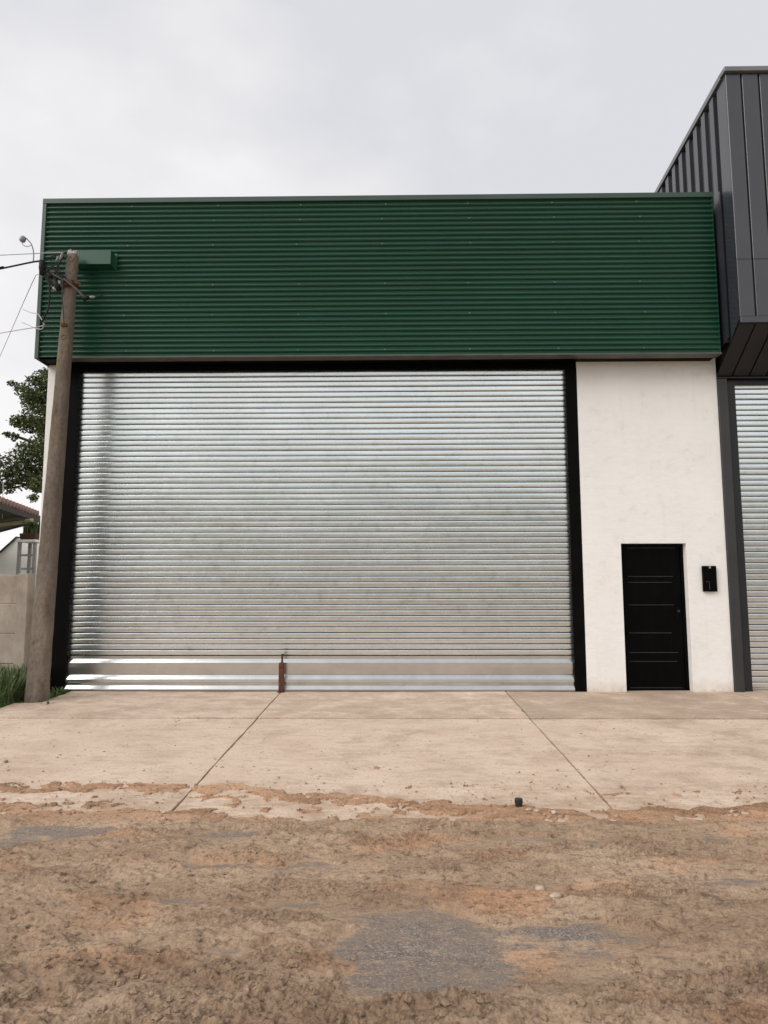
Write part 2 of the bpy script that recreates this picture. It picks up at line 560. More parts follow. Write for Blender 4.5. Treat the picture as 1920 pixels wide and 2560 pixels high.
# ------------------------------------------------------------------ ground noise (numpy)
def vnoise(x, y, seed):
    xi, yi = np.floor(x).astype(np.int64), np.floor(y).astype(np.int64)
    xf, yf = x - xi, y - yi
    u, v = xf * xf * xf * (xf * (xf * 6 - 15) + 10), yf * yf * yf * (yf * (yf * 6 - 15) + 10)

    def g(ix, iy, dx, dy):
        h = (ix * 374761393 + iy * 668265263 + seed * 1442695041) & 0xffffffff
        h = ((h ^ (h >> 13)) * 1274126177) & 0xffffffff
        a = ((h ^ (h >> 16)) & 0xffff) / 65536.0 * 2 * np.pi
        return np.cos(a) * dx + np.sin(a) * dy
    a, b = g(xi, yi, xf, yf), g(xi + 1, yi, xf - 1, yf)
    c, d = g(xi, yi + 1, xf, yf - 1), g(xi + 1, yi + 1, xf - 1, yf - 1)
    return (a + (b - a) * u + ((c + (d - c) * u) - (a + (b - a) * u)) * v) * 1.4


def fbm(x, y, seed, oct=4, gain=0.5):
    r, amp = 0, 1.0
    for i in range(oct):
        r = r + amp * vnoise(x * 2 ** i, y * 2 ** i, seed + i * 17)
        amp *= gain
    return r


def sstep(a, b, x):
    t = np.clip((x - a) / (b - a), 0, 1)
    return t * t * (3 - 2 * t)


# bare asphalt showing through the mud: centre and half size on the photo
PATCH, CLAY = [], []
for (x0, x1, y0, y1, w) in ((800, 1250, 2270, 2490, 1.12), (405, 640, 2150, 2172, 0.8), (370, 555, 2236, 2264, 0.95), (145, 375, 2338, 2368, 0.9),
                            (420, 760, 2335, 2440, 0.62), (1203, 1527, 2206, 2236, 0.85), (1272, 1683, 2300, 2356, 0.9), (1712, 1960, 2190, 2224, 0.8),
                            (-60, 70, 2095, 2135, 0.8), (430, 720, 2068, 2092, 0.9), (-40, 300, 2062, 2085, 0.75), (1000, 1400, 2072, 2085, 0.55),
                            (120, 330, 2440, 2480, 0.5), (1690, 1900, 2440, 2490, 0.45), (700, 960, 2250, 2290, 0.4), (1150, 1390, 2225, 2300, -1.0), (1210, 1420, 2350, 2440, -0.7), (860, 1090, 2105, 2140, -0.7), (80, 500, 2380, 2440, -0.5), (900, 1500, 1990, 2050, -0.9)):
    p0, p1 = pg(x0, (y0 + y1) / 2), pg(x1, (y0 + y1) / 2)
    q0, q1 = pg((x0 + x1) / 2, y0), pg((x0 + x1) / 2, y1)
    (CLAY if w < 0 else PATCH).append(((p0.x + p1.x) / 2, (q0.y + q1.y) / 2, abs(p1.x - p0.x) / 2, abs(q0.y - q1.y) / 2 + 0.01, abs(w)))
# upper limit of the mud lying on the concrete
SPILL = [(-4.2, -4.02), (-3.1, -4.06), (-2.4, -4.05), (-1.6, -4.05), (-1.2, -4.12), (-0.6, -4.27), (-0.1, -4.36), (0.3, -4.46), (0.9, -4.57), (1.4, -4.62), (2.0, -4.58), (2.7, -4.5), (4.2, -4.5)]


def road_surface(X, Y):
    base = SLOPE * np.clip(Y, ROAD_Y, 0)
    wx = X + 0.05 * vnoise(X * 5, Y * 5, 91) + 0.02 * vnoise(X * 17, Y * 17, 92)
    wy = Y + 0.05 * vnoise(X * 5, Y * 5, 93) + 0.02 * vnoise(X * 17, Y * 17, 94)
    # thickness of mud over the hard surface
    t = 0.36 + 0.62 * fbm(wx * 0.7, wy * 3.0, 3, 4, 0.6)
    for cx, cy, ax, ay, w in PATCH:
        d = np.sqrt(((wx - cx) / ax) ** 2 + ((wy - cy) / ay) ** 2)
        t = t - w * (1.0 if w > 1 else 0.60) * (1 - sstep(0.25, 1.45, d))
    # mud on the concrete edge
    yb = np.interp(X, [p[0] for p in SPILL], [p[1] for p in SPILL])
    dd = wy - yb + 0.05 * fbm(X * 3, Y * 5, 41, 4)
    t_edge = 0.55 * (1 - sstep(-0.03, 0.025, dd)) - 0.35
    bare = sstep(-0.16, -0.24, dd) * (1 - sstep(-0.52, -0.66, dd + 0.10 * (X > 0)))
    left = sstep(0.6, -0.6, X)
    t_edge = t_edge - bare * (0.05 + 0.30 * left) + 0.42 * fbm(wx * 4.0, wy * 6.0, 55, 5, 0.65)
    road = sstep(-4.78, -4.95, Y + 0.03 * vnoise(X * 4, Y * 4, 77))
    t = t * road + t_edge * (1 - road)
    mud = sstep(0.0, 0.10, t)
    film = sstep(-0.42, 0.55, t)
    thick = (0.004 * sstep(0.0, 0.16, t) + 0.008 * sstep(0.05, 0.6, t) + 0.008 * np.clip(t, 0, 1.3)) * (0.22 + 0.78 * road)
    # churned clods, stronger near the camera and in one wheel track
    churn = 0.32 + 0.8 * sstep(-6.35, -6.85, Y + 0.2 * fbm(X * 1.4, Y * 2, 63, 3)) + 0.7 * np.exp(-((Y + 5.25 + 0.06 * vnoise(X, Y, 5)) / 0.14) ** 2) * sstep(-1.2, 0.3, X)
    churn = churn * road + 0.35 * (1 - road)
    cm = fbm(wx * 1.1, wy * 3.4, 141, 4, 0.6) + 0.35 * (churn - 0.5)
    # strips packed flat by wheels running along the street
    strip = np.exp(-((wy + 5.62) / 0.13) ** 2) + np.exp(-((wy + 6.02) / 0.10) ** 2) * 0.8 + np.exp(-((wy + 5.02) / 0.07) ** 2) * 0.6
    cm = cm - 0.30 * strip * (0.6 + 0.6 * fbm(X * 0.8, Y * 2, 171, 3))
    crumb = sstep(-0.05, 0.36, cm)
    smear = fbm(wx * 0.8, wy * 15, 161, 3, 0.6)
    c1 = np.abs(vnoise(wx * 17, wy * 21, 151))
    c2 = np.abs(vnoise(X * 33, Y * 38, 152))
    c3 = np.abs(vnoise(X * 58, Y * 60, 153))
    crease = np.minimum(np.minimum(c1 * 1.6, c2 * 1.9), c3 * 2.6)
    gran = 0.012 * c1 + 0.010 * c2 + 0.006 * c3
    n1 = fbm(wx * 6, wy * 9, 11, 3, 0.55)
    ridg = 1 - np.abs(fbm(wx * 8.5, wy * 12, 21, 3, 0.6)) * 1.9
    crust = fbm(wx * 3.2, wy * 8.5, 31, 4, 0.62)
    flake = sstep(0.04, 0.09, crust) * 0.011 + sstep(0.30, 0.35, crust) * 0.012 - sstep(-0.20, -0.25, crust) * 0.008
    fine = fbm(X * 24, Y * 30, 51, 2, 0.8)
    lump = sstep(0.15, 0.5, fbm(X * 19, Y * 23, 71, 2, 0.5))
    z = base + mud * (thick + churn * (0.005 * n1 + 0.003 * np.clip(ridg, -0.5, 1)) + (0.16 + 0.84 * crumb) * (0.48 + 0.42 * churn) * gran * (0.3 + 0.7 * road) + 0.0035 * (1 - crumb) * smear + flake * (0.5 + 0.5 * churn) * (0.3 + 0.7 * road) + 0.0022 * fine)
    z = z + 0.012 * vnoise(X * 0.8, Y * 1.5, 81) * road
    asph = 0.0016 * vnoise(X * 75, Y * 75, 87) - 0.004
    z = z + road * (1 - mud) * asph - (1 - road) * (1 - mud) * 0.03
    # the sheet dips under its surroundings at its own border
    clay = (1 - road) * 0.8
    for cx, cy, ax, ay, w in CLAY:
        d = np.sqrt(((wx - cx) / ax) ** 2 + ((wy - cy) / ay) ** 2)
        clay = np.maximum(clay, w * (1 - sstep(0.5, 1.2, d)))
    clay = np.clip(clay + 0.5 * sstep(0.25, 0.6, fbm(wx * 1.1, wy * 2.6, 133, 3)), 0, 1)
    crease_shade = mud * (0.25 + 0.75 * crumb) * (1 - sstep(0.0, 0.22, crease)) * 0.9  # shade in the creases, painted into the mud colour
    edge = np.minimum(np.minimum(X + 4.2, 4.2 - X), Y + 7.9)
    z = z - 0.05 * (1 - sstep(0.0, 0.25, edge))
    return z, mud, film, clay, crumb, crease_shade


# ------------------------------------------------------------------ the setting: ground, road, driveway
def ground_mat():
    m, N, L, P = node_mat('soil_and_added_verge')
    a = noise(N, L, 0.7, 6, 0.65)
    c = ramp(N, L, a, [(0.3, (0.22, 0.155, 0.105)), (0.7, (0.36, 0.26, 0.185))])
    g = ramp(N, L, noise(N, L, 1.5, 6, 0.7, None, 'Object', (5, 0, 0)), [(0.3, (0.10, 0.12, 0.06)), (0.7, (0.20, 0.21, 0.125))])  # green verge added on unseen ground to neutralise the shutter's reflection
    tc = N.new('ShaderNodeTexCoord')
    sp_ = N.new('ShaderNodeSeparateXYZ')
    L.new(tc.outputs['Object'], sp_.inputs[0])
    ab = N.new('ShaderNodeMath')
    ab.operation = 'ADD'
    L.new(sp_.outputs['Y'], ab.inputs[0])
    ab.inputs[1].default_value = 7.0
    ab2 = N.new('ShaderNodeMath')
    ab2.operation = 'ABSOLUTE'
    L.new(ab.outputs[0], ab2.inputs[0])
    ad = N.new('ShaderNodeMath')
    ad.operation = 'MULTIPLY_ADD'
    L.new(noise(N, L, 0.8, 5, 0.6), ad.inputs[0])
    ad.inputs[1].default_value = 3.0
    L.new(ab2.outputs[0], ad.inputs[2])
    dv = N.new('ShaderNodeMath')
    dv.operation = 'DIVIDE'
    L.new(ad.outputs[0], dv.inputs[0])
    dv.inputs[1].default_value = 12.0
    L.new(mixc(N, L, ramp(N, L, dv.outputs[0], [(0.55, 0.0), (0.75, 1.0)]), c, g), P.inputs['Base Color'])
    P.inputs['Roughness'].default_value = 0.95
    bump(N, L, P, noise(N, L, 9, 6, 0.7), 0.6, 0.05)
    return m


def build_ground():
    ys = [-400, -120, -40, -20, -12, -8, -6.5, -4.9, -3, -1.5, 0.0, 3, 8, 20, 60, 200, 900]
    xs = [-900, -200, -60, -25, -14, -8, -5, -2.5, 0, 2.5, 5, 8, 14, 25, 60, 200, 900]
    v = [(x, y, SLOPE * max(min(y, 0), ROAD_Y) - 0.045) for y in ys for x in xs]
    n = len(xs)
    f = [(j * n + i, j * n + i + 1, (j + 1) * n + i + 1, (j + 1) * n + i) for j in range(len(ys) - 1) for i in range(n - 1)]
    m = MB()
    m.v, m.f = v, f
    tag(m.build('ground', ground_mat(), solid=False), kind='structure')


def build_road():
    x = np.arange(-4.2, 4.2001, 0.0065)
    y = np.arange(-7.9, -3.6, 0.0065)
    X, Y = np.meshgrid(x, y)
    Z, mud, film, clay, crumb, crease_shade = road_surface(X, Y)
    nx, ny = len(x), len(y)
    me = bpy.data.meshes.new('dirt_road')
    me.vertices.add(nx * ny)
    me.vertices.foreach_set('co', np.stack([X, Y, Z], -1).astype(np.float32).ravel())
    i = (np.arange(ny - 1)[:, None] * nx + np.arange(nx - 1)[None]).ravel()
    q = np.stack([i, i + 1, i + nx + 1, i + nx], -1).astype(np.int32)
    me.loops.add(q.size)
    me.loops.foreach_set('vertex_index', q.ravel())
    me.polygons.add(len(q))
    me.polygons.foreach_set('loop_start', np.arange(0, q.size, 4, dtype=np.int32))
    me.polygons.foreach_set('use_smooth', np.ones(len(q), dtype=bool))
    me.update(calc_edges=True)
    at = me.attributes.new('dirt', 'FLOAT', 'POINT')
    at.data.foreach_set('value', film.astype(np.float32).ravel())
    for nm, arr in (('clay', clay), ('crumb', crumb), ('crease_shade', crease_shade)):
        at = me.attributes.new(nm, 'FLOAT', 'POINT')
        at.data.foreach_set('value', arr.astype(np.float32).ravel())
    me.materials.append(M['road'])
    tag(link('dirt_road', me), kind='structure')


def build_driveway():
    root = bpy.data.objects.new('driveway', None)
    COL.objects.link(root)
    root.location = (0, -2.4, -0.1)
    tag(root, kind='structure')
    g = 0.009
    rows = [(-4.9, -1.69), (-1.69, 0.35)]
    cols = [(-4.86, -1.572), (-1.572, 1.545), (1.545, 4.67), (4.67, 7.8)]
    for r, (y0, y1) in enumerate(rows):
        for c, (x0, x1) in enumerate(cols):
            gy0, gy1 = (y0, y1 - g) if r == 0 else (y0 + g, y1)
            pts = [(x0 + g, gy0), (x1 - g, gy0), (x1 - g, gy1), (x0 + g, gy1)]
            if r == 1 and c == 0:         # notch round the foot of the pole
                pts = [(x0 + g, gy0), (x1 - g, gy0), (x1 - g, gy1), (-4.52, gy1), (-4.52, -0.80), (x0 + g, -0.84)]
            nseg = 26
            # subdivide the long edges so that they can wander a little
            out = []
            for k in range(len(pts)):
                a, b = Vector(pts[k]), Vector(pts[(k + 1) % len(pts)])
                for j in range(nseg):
                    p = a.lerp(b, j / nseg)
                    if 0 < j:
                        w = 0.0045 * random.uniform(-1, 1)
                        if random.random() < 0.07:
                            w -= 0.012 * random.random()
                        d = (b - a).normalized()
                        p = p + Vector((d.y, -d.x)) * w
                    out.append(p)
            m = MB()
            n = len(out)
            for p in out:
                m.v.append((p.x, p.y, SLOPE * min(p.y, 0) - (0.008 if r == 0 else 0.0)))
            cen = Vector((sum(p.x for p in out) / n, sum(p.y for p in out) / n))
            for p in out:
                m.v.append((p.x, p.y, SLOPE * min(p.y, 0) - 0.034))
            m.f.append(tuple(range(n)))
            for k in range(n):
                k2 = (k + 1) % n
                m.f.append((k2, k, n + k, n + k2))
            o = m.build('concrete_slab', M['slab'], root, solid=True)
            o.color = ((0.0, 0.05, 0.15, 0.15) if r == 0 else (0.30, 0.50, 0.75, 0.7))[c], 0, 0, 1


build_ground()
build_road()
build_driveway()

# ------------------------------------------------------------------ warehouse with the green fascia
SL, SR = -4.644, 2.521          # shutter sides
WL, WR = 2.673, 4.688           # white wall right of the shutter
LEFT = -5.09
F_L, F_R, F_Y, F_B, F_T = -5.11, 4.612, -0.35, 4.70, 7.095
SHY = 0.10                      # plane of the shutter
wh = thing('warehouse', ((LEFT + WR) / 2, 0.0, 0.0), 'white warehouse front with corrugated green fascia and wide galvanised roller shutter', 'warehouse')

DL, DR, DT = 3.215, 4.130, 2.052
m = MB().prism([(WL, -0.1), (WL, 4.9), (WR, 4.9), (WR, -0.1), (DR, -0.1), (DR, DT), (DL, DT), (DL, -0.1)], 'y', 0, 0.32)
m.build('front_wall', M['stucco'], wh)
MB().box(LEFT, -4.862, 0, 0.32, -0.1, 4.9).build('corner_pier', M['stucco'], wh, bevel=0.006)
MB().box(LEFT, LEFT + 0.2, 0.322, 14, -0.1, 6.4).build('side_wall', M['stucco'], wh)
MB().box(LEFT, WR, 14.002, 14.2, -0.1, 6.4).build('rear_wall', M['stucco'], wh)
MB().box(LEFT + 0.203, WR, 0.325, 13.998, 6.2, 6.3).build('roof', M['galv_flange'], wh)
MB().box(LEFT + 0.203, WR - 0.01, 0.33, 0.5, 4.902, 6.198).build('upper_wall', M['stucco'], wh)

# guide rails: black steel channels
for x0, x1, s in ((-4.86, SL + 0.012, 1), (SR - 0.012, WL - 0.002, -1)):
    m = MB().box(x0, x1, 0.012, 0.06, -0.02, 4.61).box(x0 if s > 0 else x1 - 0.06, x0 + 0.06 if s > 0 else x1, 0.061, 0.30, -0.02, 4.61)
    m.build('guide_rail', M['black'], wh, bevel=0.003)
m = MB().box(-4.86, WL - 0.002, 0.03, 0.34, 4.612, 4.9)  # black bar with ridges stands in for slats shaded by the fascia
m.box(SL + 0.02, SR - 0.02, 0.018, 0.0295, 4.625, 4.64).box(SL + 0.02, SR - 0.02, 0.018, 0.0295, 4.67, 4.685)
m.build('dark_header', M['black'], wh)

# fascia ----------------------------------------------------------------
fas = MB().box(F_L + 0.05, F_R - 0.05, F_Y + 0.05, -0.004, F_B + 0.03, F_T - 0.02).box(F_L + 0.05, F_R - 0.05, 0.0, 0.3, 4.905, F_T - 0.02).build('fascia', M['black'], wh)
prof = []
Z0, Z1 = F_B + 0.012, F_T - 0.055
NC = 31
for i in range(NC * 10 + 1):
    ph = i / 10.0
    s = math.sin(2 * math.pi * (ph + 0.25))
    s = math.copysign(abs(s) ** 0.8, s)
    prof.append((F_Y + 0.020 - 0.0190 * s, Z1 - (Z1 - Z0) * ph / NC))
prof = prof[::-1]
MB().sheet(prof, F_L + 0.03, F_R - 0.006, 40).build('cladding_sheet', M['green'], fas, smooth=True, solid=False)
MB().box(F_L, F_R, F_Y - 0.016, F_Y + 0.06, F_T - 0.075, F_T).build('top_flashing', M['green_trim'], fas, bevel=0.003)
MB().box(F_L, F_L + 0.055, F_Y - 0.014, F_Y + 0.05, F_B - 0.012, F_T - 0.077).build('corner_flashing', M['green_trim'], fas, bevel=0.003)
MB().box(F_L, F_L + 0.02, F_Y + 0.051, 0.20, F_B - 0.010, F_T - 0.002).build('side_cladding', M['green'], fas)
MB().box(F_R - 0.012, F_R, F_Y + 0.022, F_Y + 0.05, F_B + 0.012, F_T - 0.077).build('end_flashing', M['green'], fas)
MB().box(-4.70, F_R, F_Y - 0.012, F_Y + 0.16, F_B - 0.012, F_B + 0.010).build('bottom_flashing', M['galv_flange'], fas, bevel=0.002)
MB().box(F_L + 0.021, F_R - 0.01, F_Y + 0.161, -0.003, F_B + 0.004, F_B + 0.028).box(F_L + 0.021, -4.702, F_Y + 0.052, F_Y + 0.160, F_B - 0.008, F_B + 0.028).build('soffit', M['black'], fas)
sc_me = MB().lathe([(0.011, 0.0), (0.011, 0.004), (0.0075, 0.0045), (0.0075, 0.009), (0.004, 0.0105)], (0, 0, 0), 8, Vector((0, -1, 0))).mesh('screw', M['screw'])
pitch_c = (Z1 - Z0) / NC
for xi, x in enumerate((-3.833, -2.572, -1.363, -0.129, 1.10, 2.324, 3.544)):
    for zi, z in enumerate((6.979, 6.753, 6.363, 5.761, 5.297, 4.774)):
        k = round((Z1 - z) / pitch_c)                     # sit on a crest
        zz = Z1 - k * pitch_c
        if Z0 < zz < Z1 - 0.01:
            o = link('screw', sc_me, fas, (x + random.uniform(-0.03, 0.03), F_Y + 0.001, zz))

# covered box on the fascia
b0, b1 = px(205, 625, -0.515), px(276, 660, -0.515)
bx = MB().box(b0.x - 0.12, b1.x, -0.515, F_Y - 0.012, b1.z, b0.z).build('cover_box', M['green'], wh, bevel=0.004)
MB().box(b0.x - 0.15, b1.x + 0.025, F_Y - 0.011, F_Y + 0.004, b1.z - 0.012, b0.z + 0.02).build('flange', M['green'], bx)
bx['label'] = 'plain green sheet metal box on the corrugated fascia'

# roller shutter --------------------------------------------------------
PITCH_S = 0.0797
Z_BOT = 0.475
N_SL = 53


def slat_profile(p):
    segs = [(0.02, 45), (0.02, 28), (0.03, 13), (0.05, 2), (0.14, -3.2), (0.25, -4.2), (0.18, -5.4), (0.04, -10), (0.07, -24), (0.08, -38), (0.06, -52), (0.05, -62)]
    tot = sum(s[0] for s in segs)
    y, z, out = 0.0, p, [(0.0, p)]
    for h, a in segs:
        dz = p * h / tot
        z -= dz
        y -= math.tan(math.radians(a)) * dz          # facing up = comes forward going down
        out.append((y, z))
    # close the drift so that neighbouring slats interlock
    drift = out[-1][0]
    return [(SHY + yy - drift * 0.0, zz) for yy, zz in out][::-1], drift


sp, drift = slat_profile(PITCH_S)
curtain = MB().box(SL - 0.08, SR + 0.08, SHY + 0.035, SHY + 0.045, 0.02, 4.66).build('roller_shutter', M['galv'], wh)
slat_meshes = []
for k in range(20):
    rr = random.Random(k)
    # rolled sheet: four cross sections with slightly different depth
    mm = MB()
    nseg = 40
    n = len(sp)
    ph = [rr.uniform(0, 6.28) for _ in range(3)]
    for j in range(nseg + 1):
        x = SL - 0.07 + (SR - SL + 0.14) * j / nseg
        wob = 0.0012 * math.sin(x * 1.9 + ph[0]) + 0.0008 * math.sin(x * 4.3 + ph[1])
        til = 0.006 * math.sin(x * 1.3 + ph[2]) + 0.006 * math.sin(x * 3.7 + ph[0]) + 0.005 * math.sin(x * 9.1 + ph[1])
        mm.v += [(x, y + wob + til * (z - PITCH_S / 2), z) for y, z in sp]
    for j in range(nseg):
        for i in range(n - 1):
            p = j * n + i
            mm.f.append((p, p + n, p + n + 1, p + 1))
    slat_meshes.append(mm.mesh('slat', M['galv'], smooth=True, solid=False))
for i in range(N_SL):
    o = link('slat', random.choice(slat_meshes), curtain, (0, random.uniform(-0.0007, 0.0007), Z_BOT + i * PITCH_S))
    o.rotation_euler.x = random.uniform(-0.012, 0.012)
bp = [(SHY - 0.002, 0.4745), (SHY - 0.001, 0.435), (SHY - 0.016, 0.412), (SHY - 0.032, 0.384), (SHY - 0.031, 0.32), (SHY - 0.024, 0.2262)]
MB().sheet(bp[::-1], SL + 0.014, SR - 0.014, 30).build('bottom_slat', M['galv_rail'], curtain, smooth=False, solid=False)
bp = [(SHY - 0.02, 0.2255), (SHY - 0.034, 0.214), (SHY - 0.050, 0.190), (SHY - 0.066, 0.160), (SHY - 0.067, 0.125), (SHY - 0.052, 0.112), (SHY - 0.048, 0.085), (SHY - 0.060, 0.074), (SHY - 0.086, 0.030), (SHY - 0.087, 0.012), (SHY - 0.02, 0.010)]
MB().sheet(bp[::-1], SL + 0.014, SR - 0.014, 30).build('bottom_rail', M['galv_rail'], curtain, smooth=False, solid=False)

# door ------------------------------------------------------------------
dr = MB().box(DL + 0.045, DR - 0.045, 0.125, 0.165, 0.02, DT - 0.045).build('door', M['black_gloss'], wh, bevel=0.003)
dr['label'] = 'narrow black metal door with thin horizontal ridges'
fm = MB().box(DL, DL + 0.043, 0.105, 0.18, -0.02, DT).box(DR - 0.043, DR, 0.105, 0.18, -0.02, DT).box(DL + 0.043, DR - 0.043, 0.105, 0.18, DT - 0.043, DT)
fm.build('frame', M['black_gloss'], dr, bevel=0.003)
MB().box(DL, DR, 0.105, 0.3, -0.05, 0.018).build('threshold', M['black'], dr)


def dz(yr):     # photo row in the enlarged door picture -> height
    return px(1640, 1300 + yr / 3.19, 0.12).z


for yr, x1r in ((222, 920), (450, 900), (497, 890), (677, 910), (900, 890), (1057, 945), (1128, 935), (1338, 985)):
    z = dz(yr)
    if z < 0.03:
        z = 0.045
    xa = px(1400 + (530 + yr * 0.022) / 3.19, 1300 + yr / 3.19, 0.12).x
    xb = px(1400 + x1r / 3.19, 1300 + yr / 3.19, 0.12).x
    MB().prism([(0.1245, z - 0.007), (0.117, z - 0.004), (0.117, z + 0.0005), (0.1245, z + 0.006)], 'x', max(xa, DL + 0.06), min(xb, DR - 0.06)).build('ridge', M['black_ridge'], dr)
MB().box(DR - 0.135, DR - 0.095, 0.116, 0.1245, 0.98, 1.16).build('lock_plate', M['black'], dr, bevel=0.002)
MB().lathe([(0.010, 0), (0.010, 0.03), (0.018, 0.032), (0.018, 0.045)], (DR - 0.115, 0.1155, 1.1), 12, Vector((0, -1, 0))).build('handle', M['black_ridge'], dr)

# ------------------------------------------------------------------ neighbouring charcoal building
NX, NF = 4.69, -0.75
NB, NT = 4.985, 8.70
nb = thing('neighbouring_building', (8.0, 0.0, 0.0), 'tall charcoal standing seam metal building overhanging at the right edge', 'building')
core = MB()
core.prism([(NF + 0.03, NB + 0.02), (NF + 0.03, NT - 0.06), (6.0, NT - 0.80), (6.0, 4.46), (0.3, 4.46), (0.02, 4.475)], 'x', NX + 0.05, 12.0)
core.build('wall_core', M['charcoal_dark'], nb)
# front: separate tall panels with dark joints
xs = [NX, 4.905, 5.150, 5.395, 5.640, 5.885, 6.13, 6.375, 6.62, 6.865, 7.11, 7.36]
for i in range(len(xs) - 1):
    a, b = xs[i] + (0.0 if i == 0 else 0.013), xs[i + 1] - 0.013
    fp = MB().box(a, b, NF, NF + 0.028, 5.885, NT - 0.072).build('cladding_panel', M['charcoal'], nb, bevel=0.004)
    MB().box(a, b, NF, NF + 0.028, NB + 0.09, 5.882).build('cladding_panel', M['charcoal'], nb, bevel=0.003)
MB().box(NX, 12, NF - 0.012, NF + 0.029, NB, NB + 0.086).build('bottom_flashing', M['charcoal'], nb, bevel=0.004)
MB().box(NX - 0.03, 12, NF - 0.045, NF + 0.10, NT - 0.07, NT).build('coping', M['charcoal_trim'], nb, bevel=0.004)
# side: trapezoidal ribs seen above the green fascia
MB().prism([(NF + 0.0285, NB + 0.07), (NF + 0.0285, NT - 0.074), (-0.48, NT - 0.098), (-0.48, 4.86)], 'x', NX, NX + 0.045).build('corner_flashing', M['charcoal'], nb)
y = -0.474
k = 0
while y < 5.6:
    top = lambda yy: NT - 0.105 - (yy - NF) * 0.112
    pitch, crest = 0.272, 0.135
    # recessed pan then the raised rib
    MB().prism([(y, 4.85 if y < 0.1 else 6.4), (y, top(y)), (y + pitch, top(y + pitch)), (y + pitch, 4.85 if y < 0.1 else 6.4)], 'x', NX + 0.043, NX + 0.052).build('cladding_panel', M['charcoal'], nb)
    ya, yb = y + 0.085, y + 0.085 + crest
    q = MB()
    zb_, n0 = (4.85 if y < 0.1 else 6.4), len(q.v)
    for z_of in (lambda t: zb_, top):
        for (yy, xx) in ((ya, NX + 0.0425), (ya + 0.008, NX - 0.012), (yb - 0.008, NX - 0.012), (yb, NX + 0.0425)):
            q.v.append((xx, yy, z_of(yy)))
    for i in range(3):
        q.f.append((i, i + 1, i + 5, i + 4))
    q.build('rib', M['charcoal'], nb, solid=False)
    y += pitch
    k += 1
MB().prism([(NF + 0.101, NT - 0.086), (NF + 0.101, NT - 0.002), (6.0, NT - 0.757), (6.0, NT - 0.827)], 'x', NX - 0.03, NX + 0.10).build('verge_trim', M['charcoal_trim'], nb)
MB().prism([(-0.435, 4.90), (-0.435, 7.06), (-0.375, 7.06), (-0.375, 4.86)], 'x', NX - 0.018, NX - 0.001).build('vertical_trim', M['charcoal'], nb)
# sloping soffit
for i in range(len(xs) - 1):
    a, b = xs[i] + (0.0 if i == 0 else 0.013), xs[i + 1] - 0.013
    MB().prism([(NF + 0.03, NB - 0.004), (NF + 0.03, NB + 0.015), (0.0, 4.476), (0.0, 4.457)], 'x', a, b).build('soffit_panel', M['charcoal_dark'], nb)
MB().box(NX, 12, -0.035, 0.015, 4.44, 4.456).build('soffit_trim', M['charcoal_dark'], nb)
MB().box(4.692, 4.828, -0.03, 0.30, -0.05, 4.435).build('column', M['column'], nb, bevel=0.006)
MB().box(4.829, 4.972, 0.045, 0.30, -0.05, 4.435).build('guide_rail', M['charcoal_dark'], nb, bevel=0.004)
MB().box(4.83, 12, 0.05, 0.3, 4.385, 4.437).build('dark_header', M['charcoal_dark'], nb)
MB().box(11.0, 12.0, 0.02, 0.3, -0.05, 4.298).build('front_wall', M['stucco'], nb)
ncur = MB().box(4.975, 10.99, 0.20, 0.21, 0.0, 4.383).build('roller_shutter', M['galv'], nb)
sl2 = MB().sheet([(yy + 0.055, zz) for yy, zz in sp], 4.95, 11.0, 24).mesh('slat', M['galv'], smooth=True, solid=False)
for i in range(55):
    o = link('slat', sl2, ncur, (0, random.uniform(-0.0007, 0.0007), 0.02 + i * PITCH_S))
    o.rotation_euler.x = random.uniform(-0.012, 0.012)

# ------------------------------------------------------------------ small things on the front
t = thing('meter_box', (4.42, 0.0, 1.373), 'small black electricity meter box on white wall right of the door', 'meter box')
MB().box(4.329, 4.516, -0.05, -0.001, 1.373, 1.731).build('housing', M['black'], t, bevel=0.004)
MB().box(4.340, 4.505, -0.056, -0.051, 1.384, 1.720).build('cover', M['black_gloss'], t, bevel=0.002)
MB().box(4.408, 4.436, -0.060, -0.057, 1.695, 1.728).build('latch', M['grey_steel'], t, bevel=0.002)
MB().tube([(4.36, -0.062, 1.51), (4.395, -0.062, 1.51), (4.402, -0.062, 1.50), (4.402, -0.062, 1.40)], 0.006, 8).build('pull_rod', M['dark_steel'], t)

t = thing('floor_lock_post', (-1.57, -0.055, 0.0), 'rusty steel lock post standing before the roller shutter', 'lock post')
MB().box(-1.602, -1.537, -0.088, -0.022, 0.012, 0.40).build('sleeve', M['rust'], t, bevel=0.004)
MB().box(-1.618, -1.521, -0.10, -0.012, 0.0, 0.011).build('base_plate', M['rust'], t, bevel=0.002)
MB().tube([(-1.56, -0.055, 0.395), (-1.56, -0.055, 0.512)], 0.014, 10).box(-1.575, -1.532, -0.069, -0.041, 0.505, 0.518).build('bolt', M['dark_steel'], t)

# short dark pipe stub at the edge of the mud
pc = pg(1297, 2018)
zt = ground_z(pc.y)
m = MB().lathe([(0.026, -0.03), (0.026, 0.03), (0.029, 0.031), (0.029, 0.056), (0.025, 0.060), (0.016, 0.0605)], (pc.x, pc.y, zt), 16)
tag(m.build('pipe_stub', M['dark_steel'], smooth=False, bevel=0.001), 'short black capped pipe stub at the muddy edge of the concrete', 'pipe stub')

# ------------------------------------------------------------------ utility pole
PY = -0.654
B0, B1 = Vector((-4.662, PY, -0.45)), Vector((-4.480, PY, 6.115))
pole = thing('utility_pole', (-4.662, PY, -0.02), 'weathered tapered concrete utility pole leaning before the left shutter edge', 'pole')


def pole_c(z):
    return B0.lerp(B1, (z + 0.02) / 6.15) if z > -0.02 else B0.copy()


def pole_w(z):
    return 0.250 + (0.136 - 0.250) * min(max(z / 6.13, 0), 1)


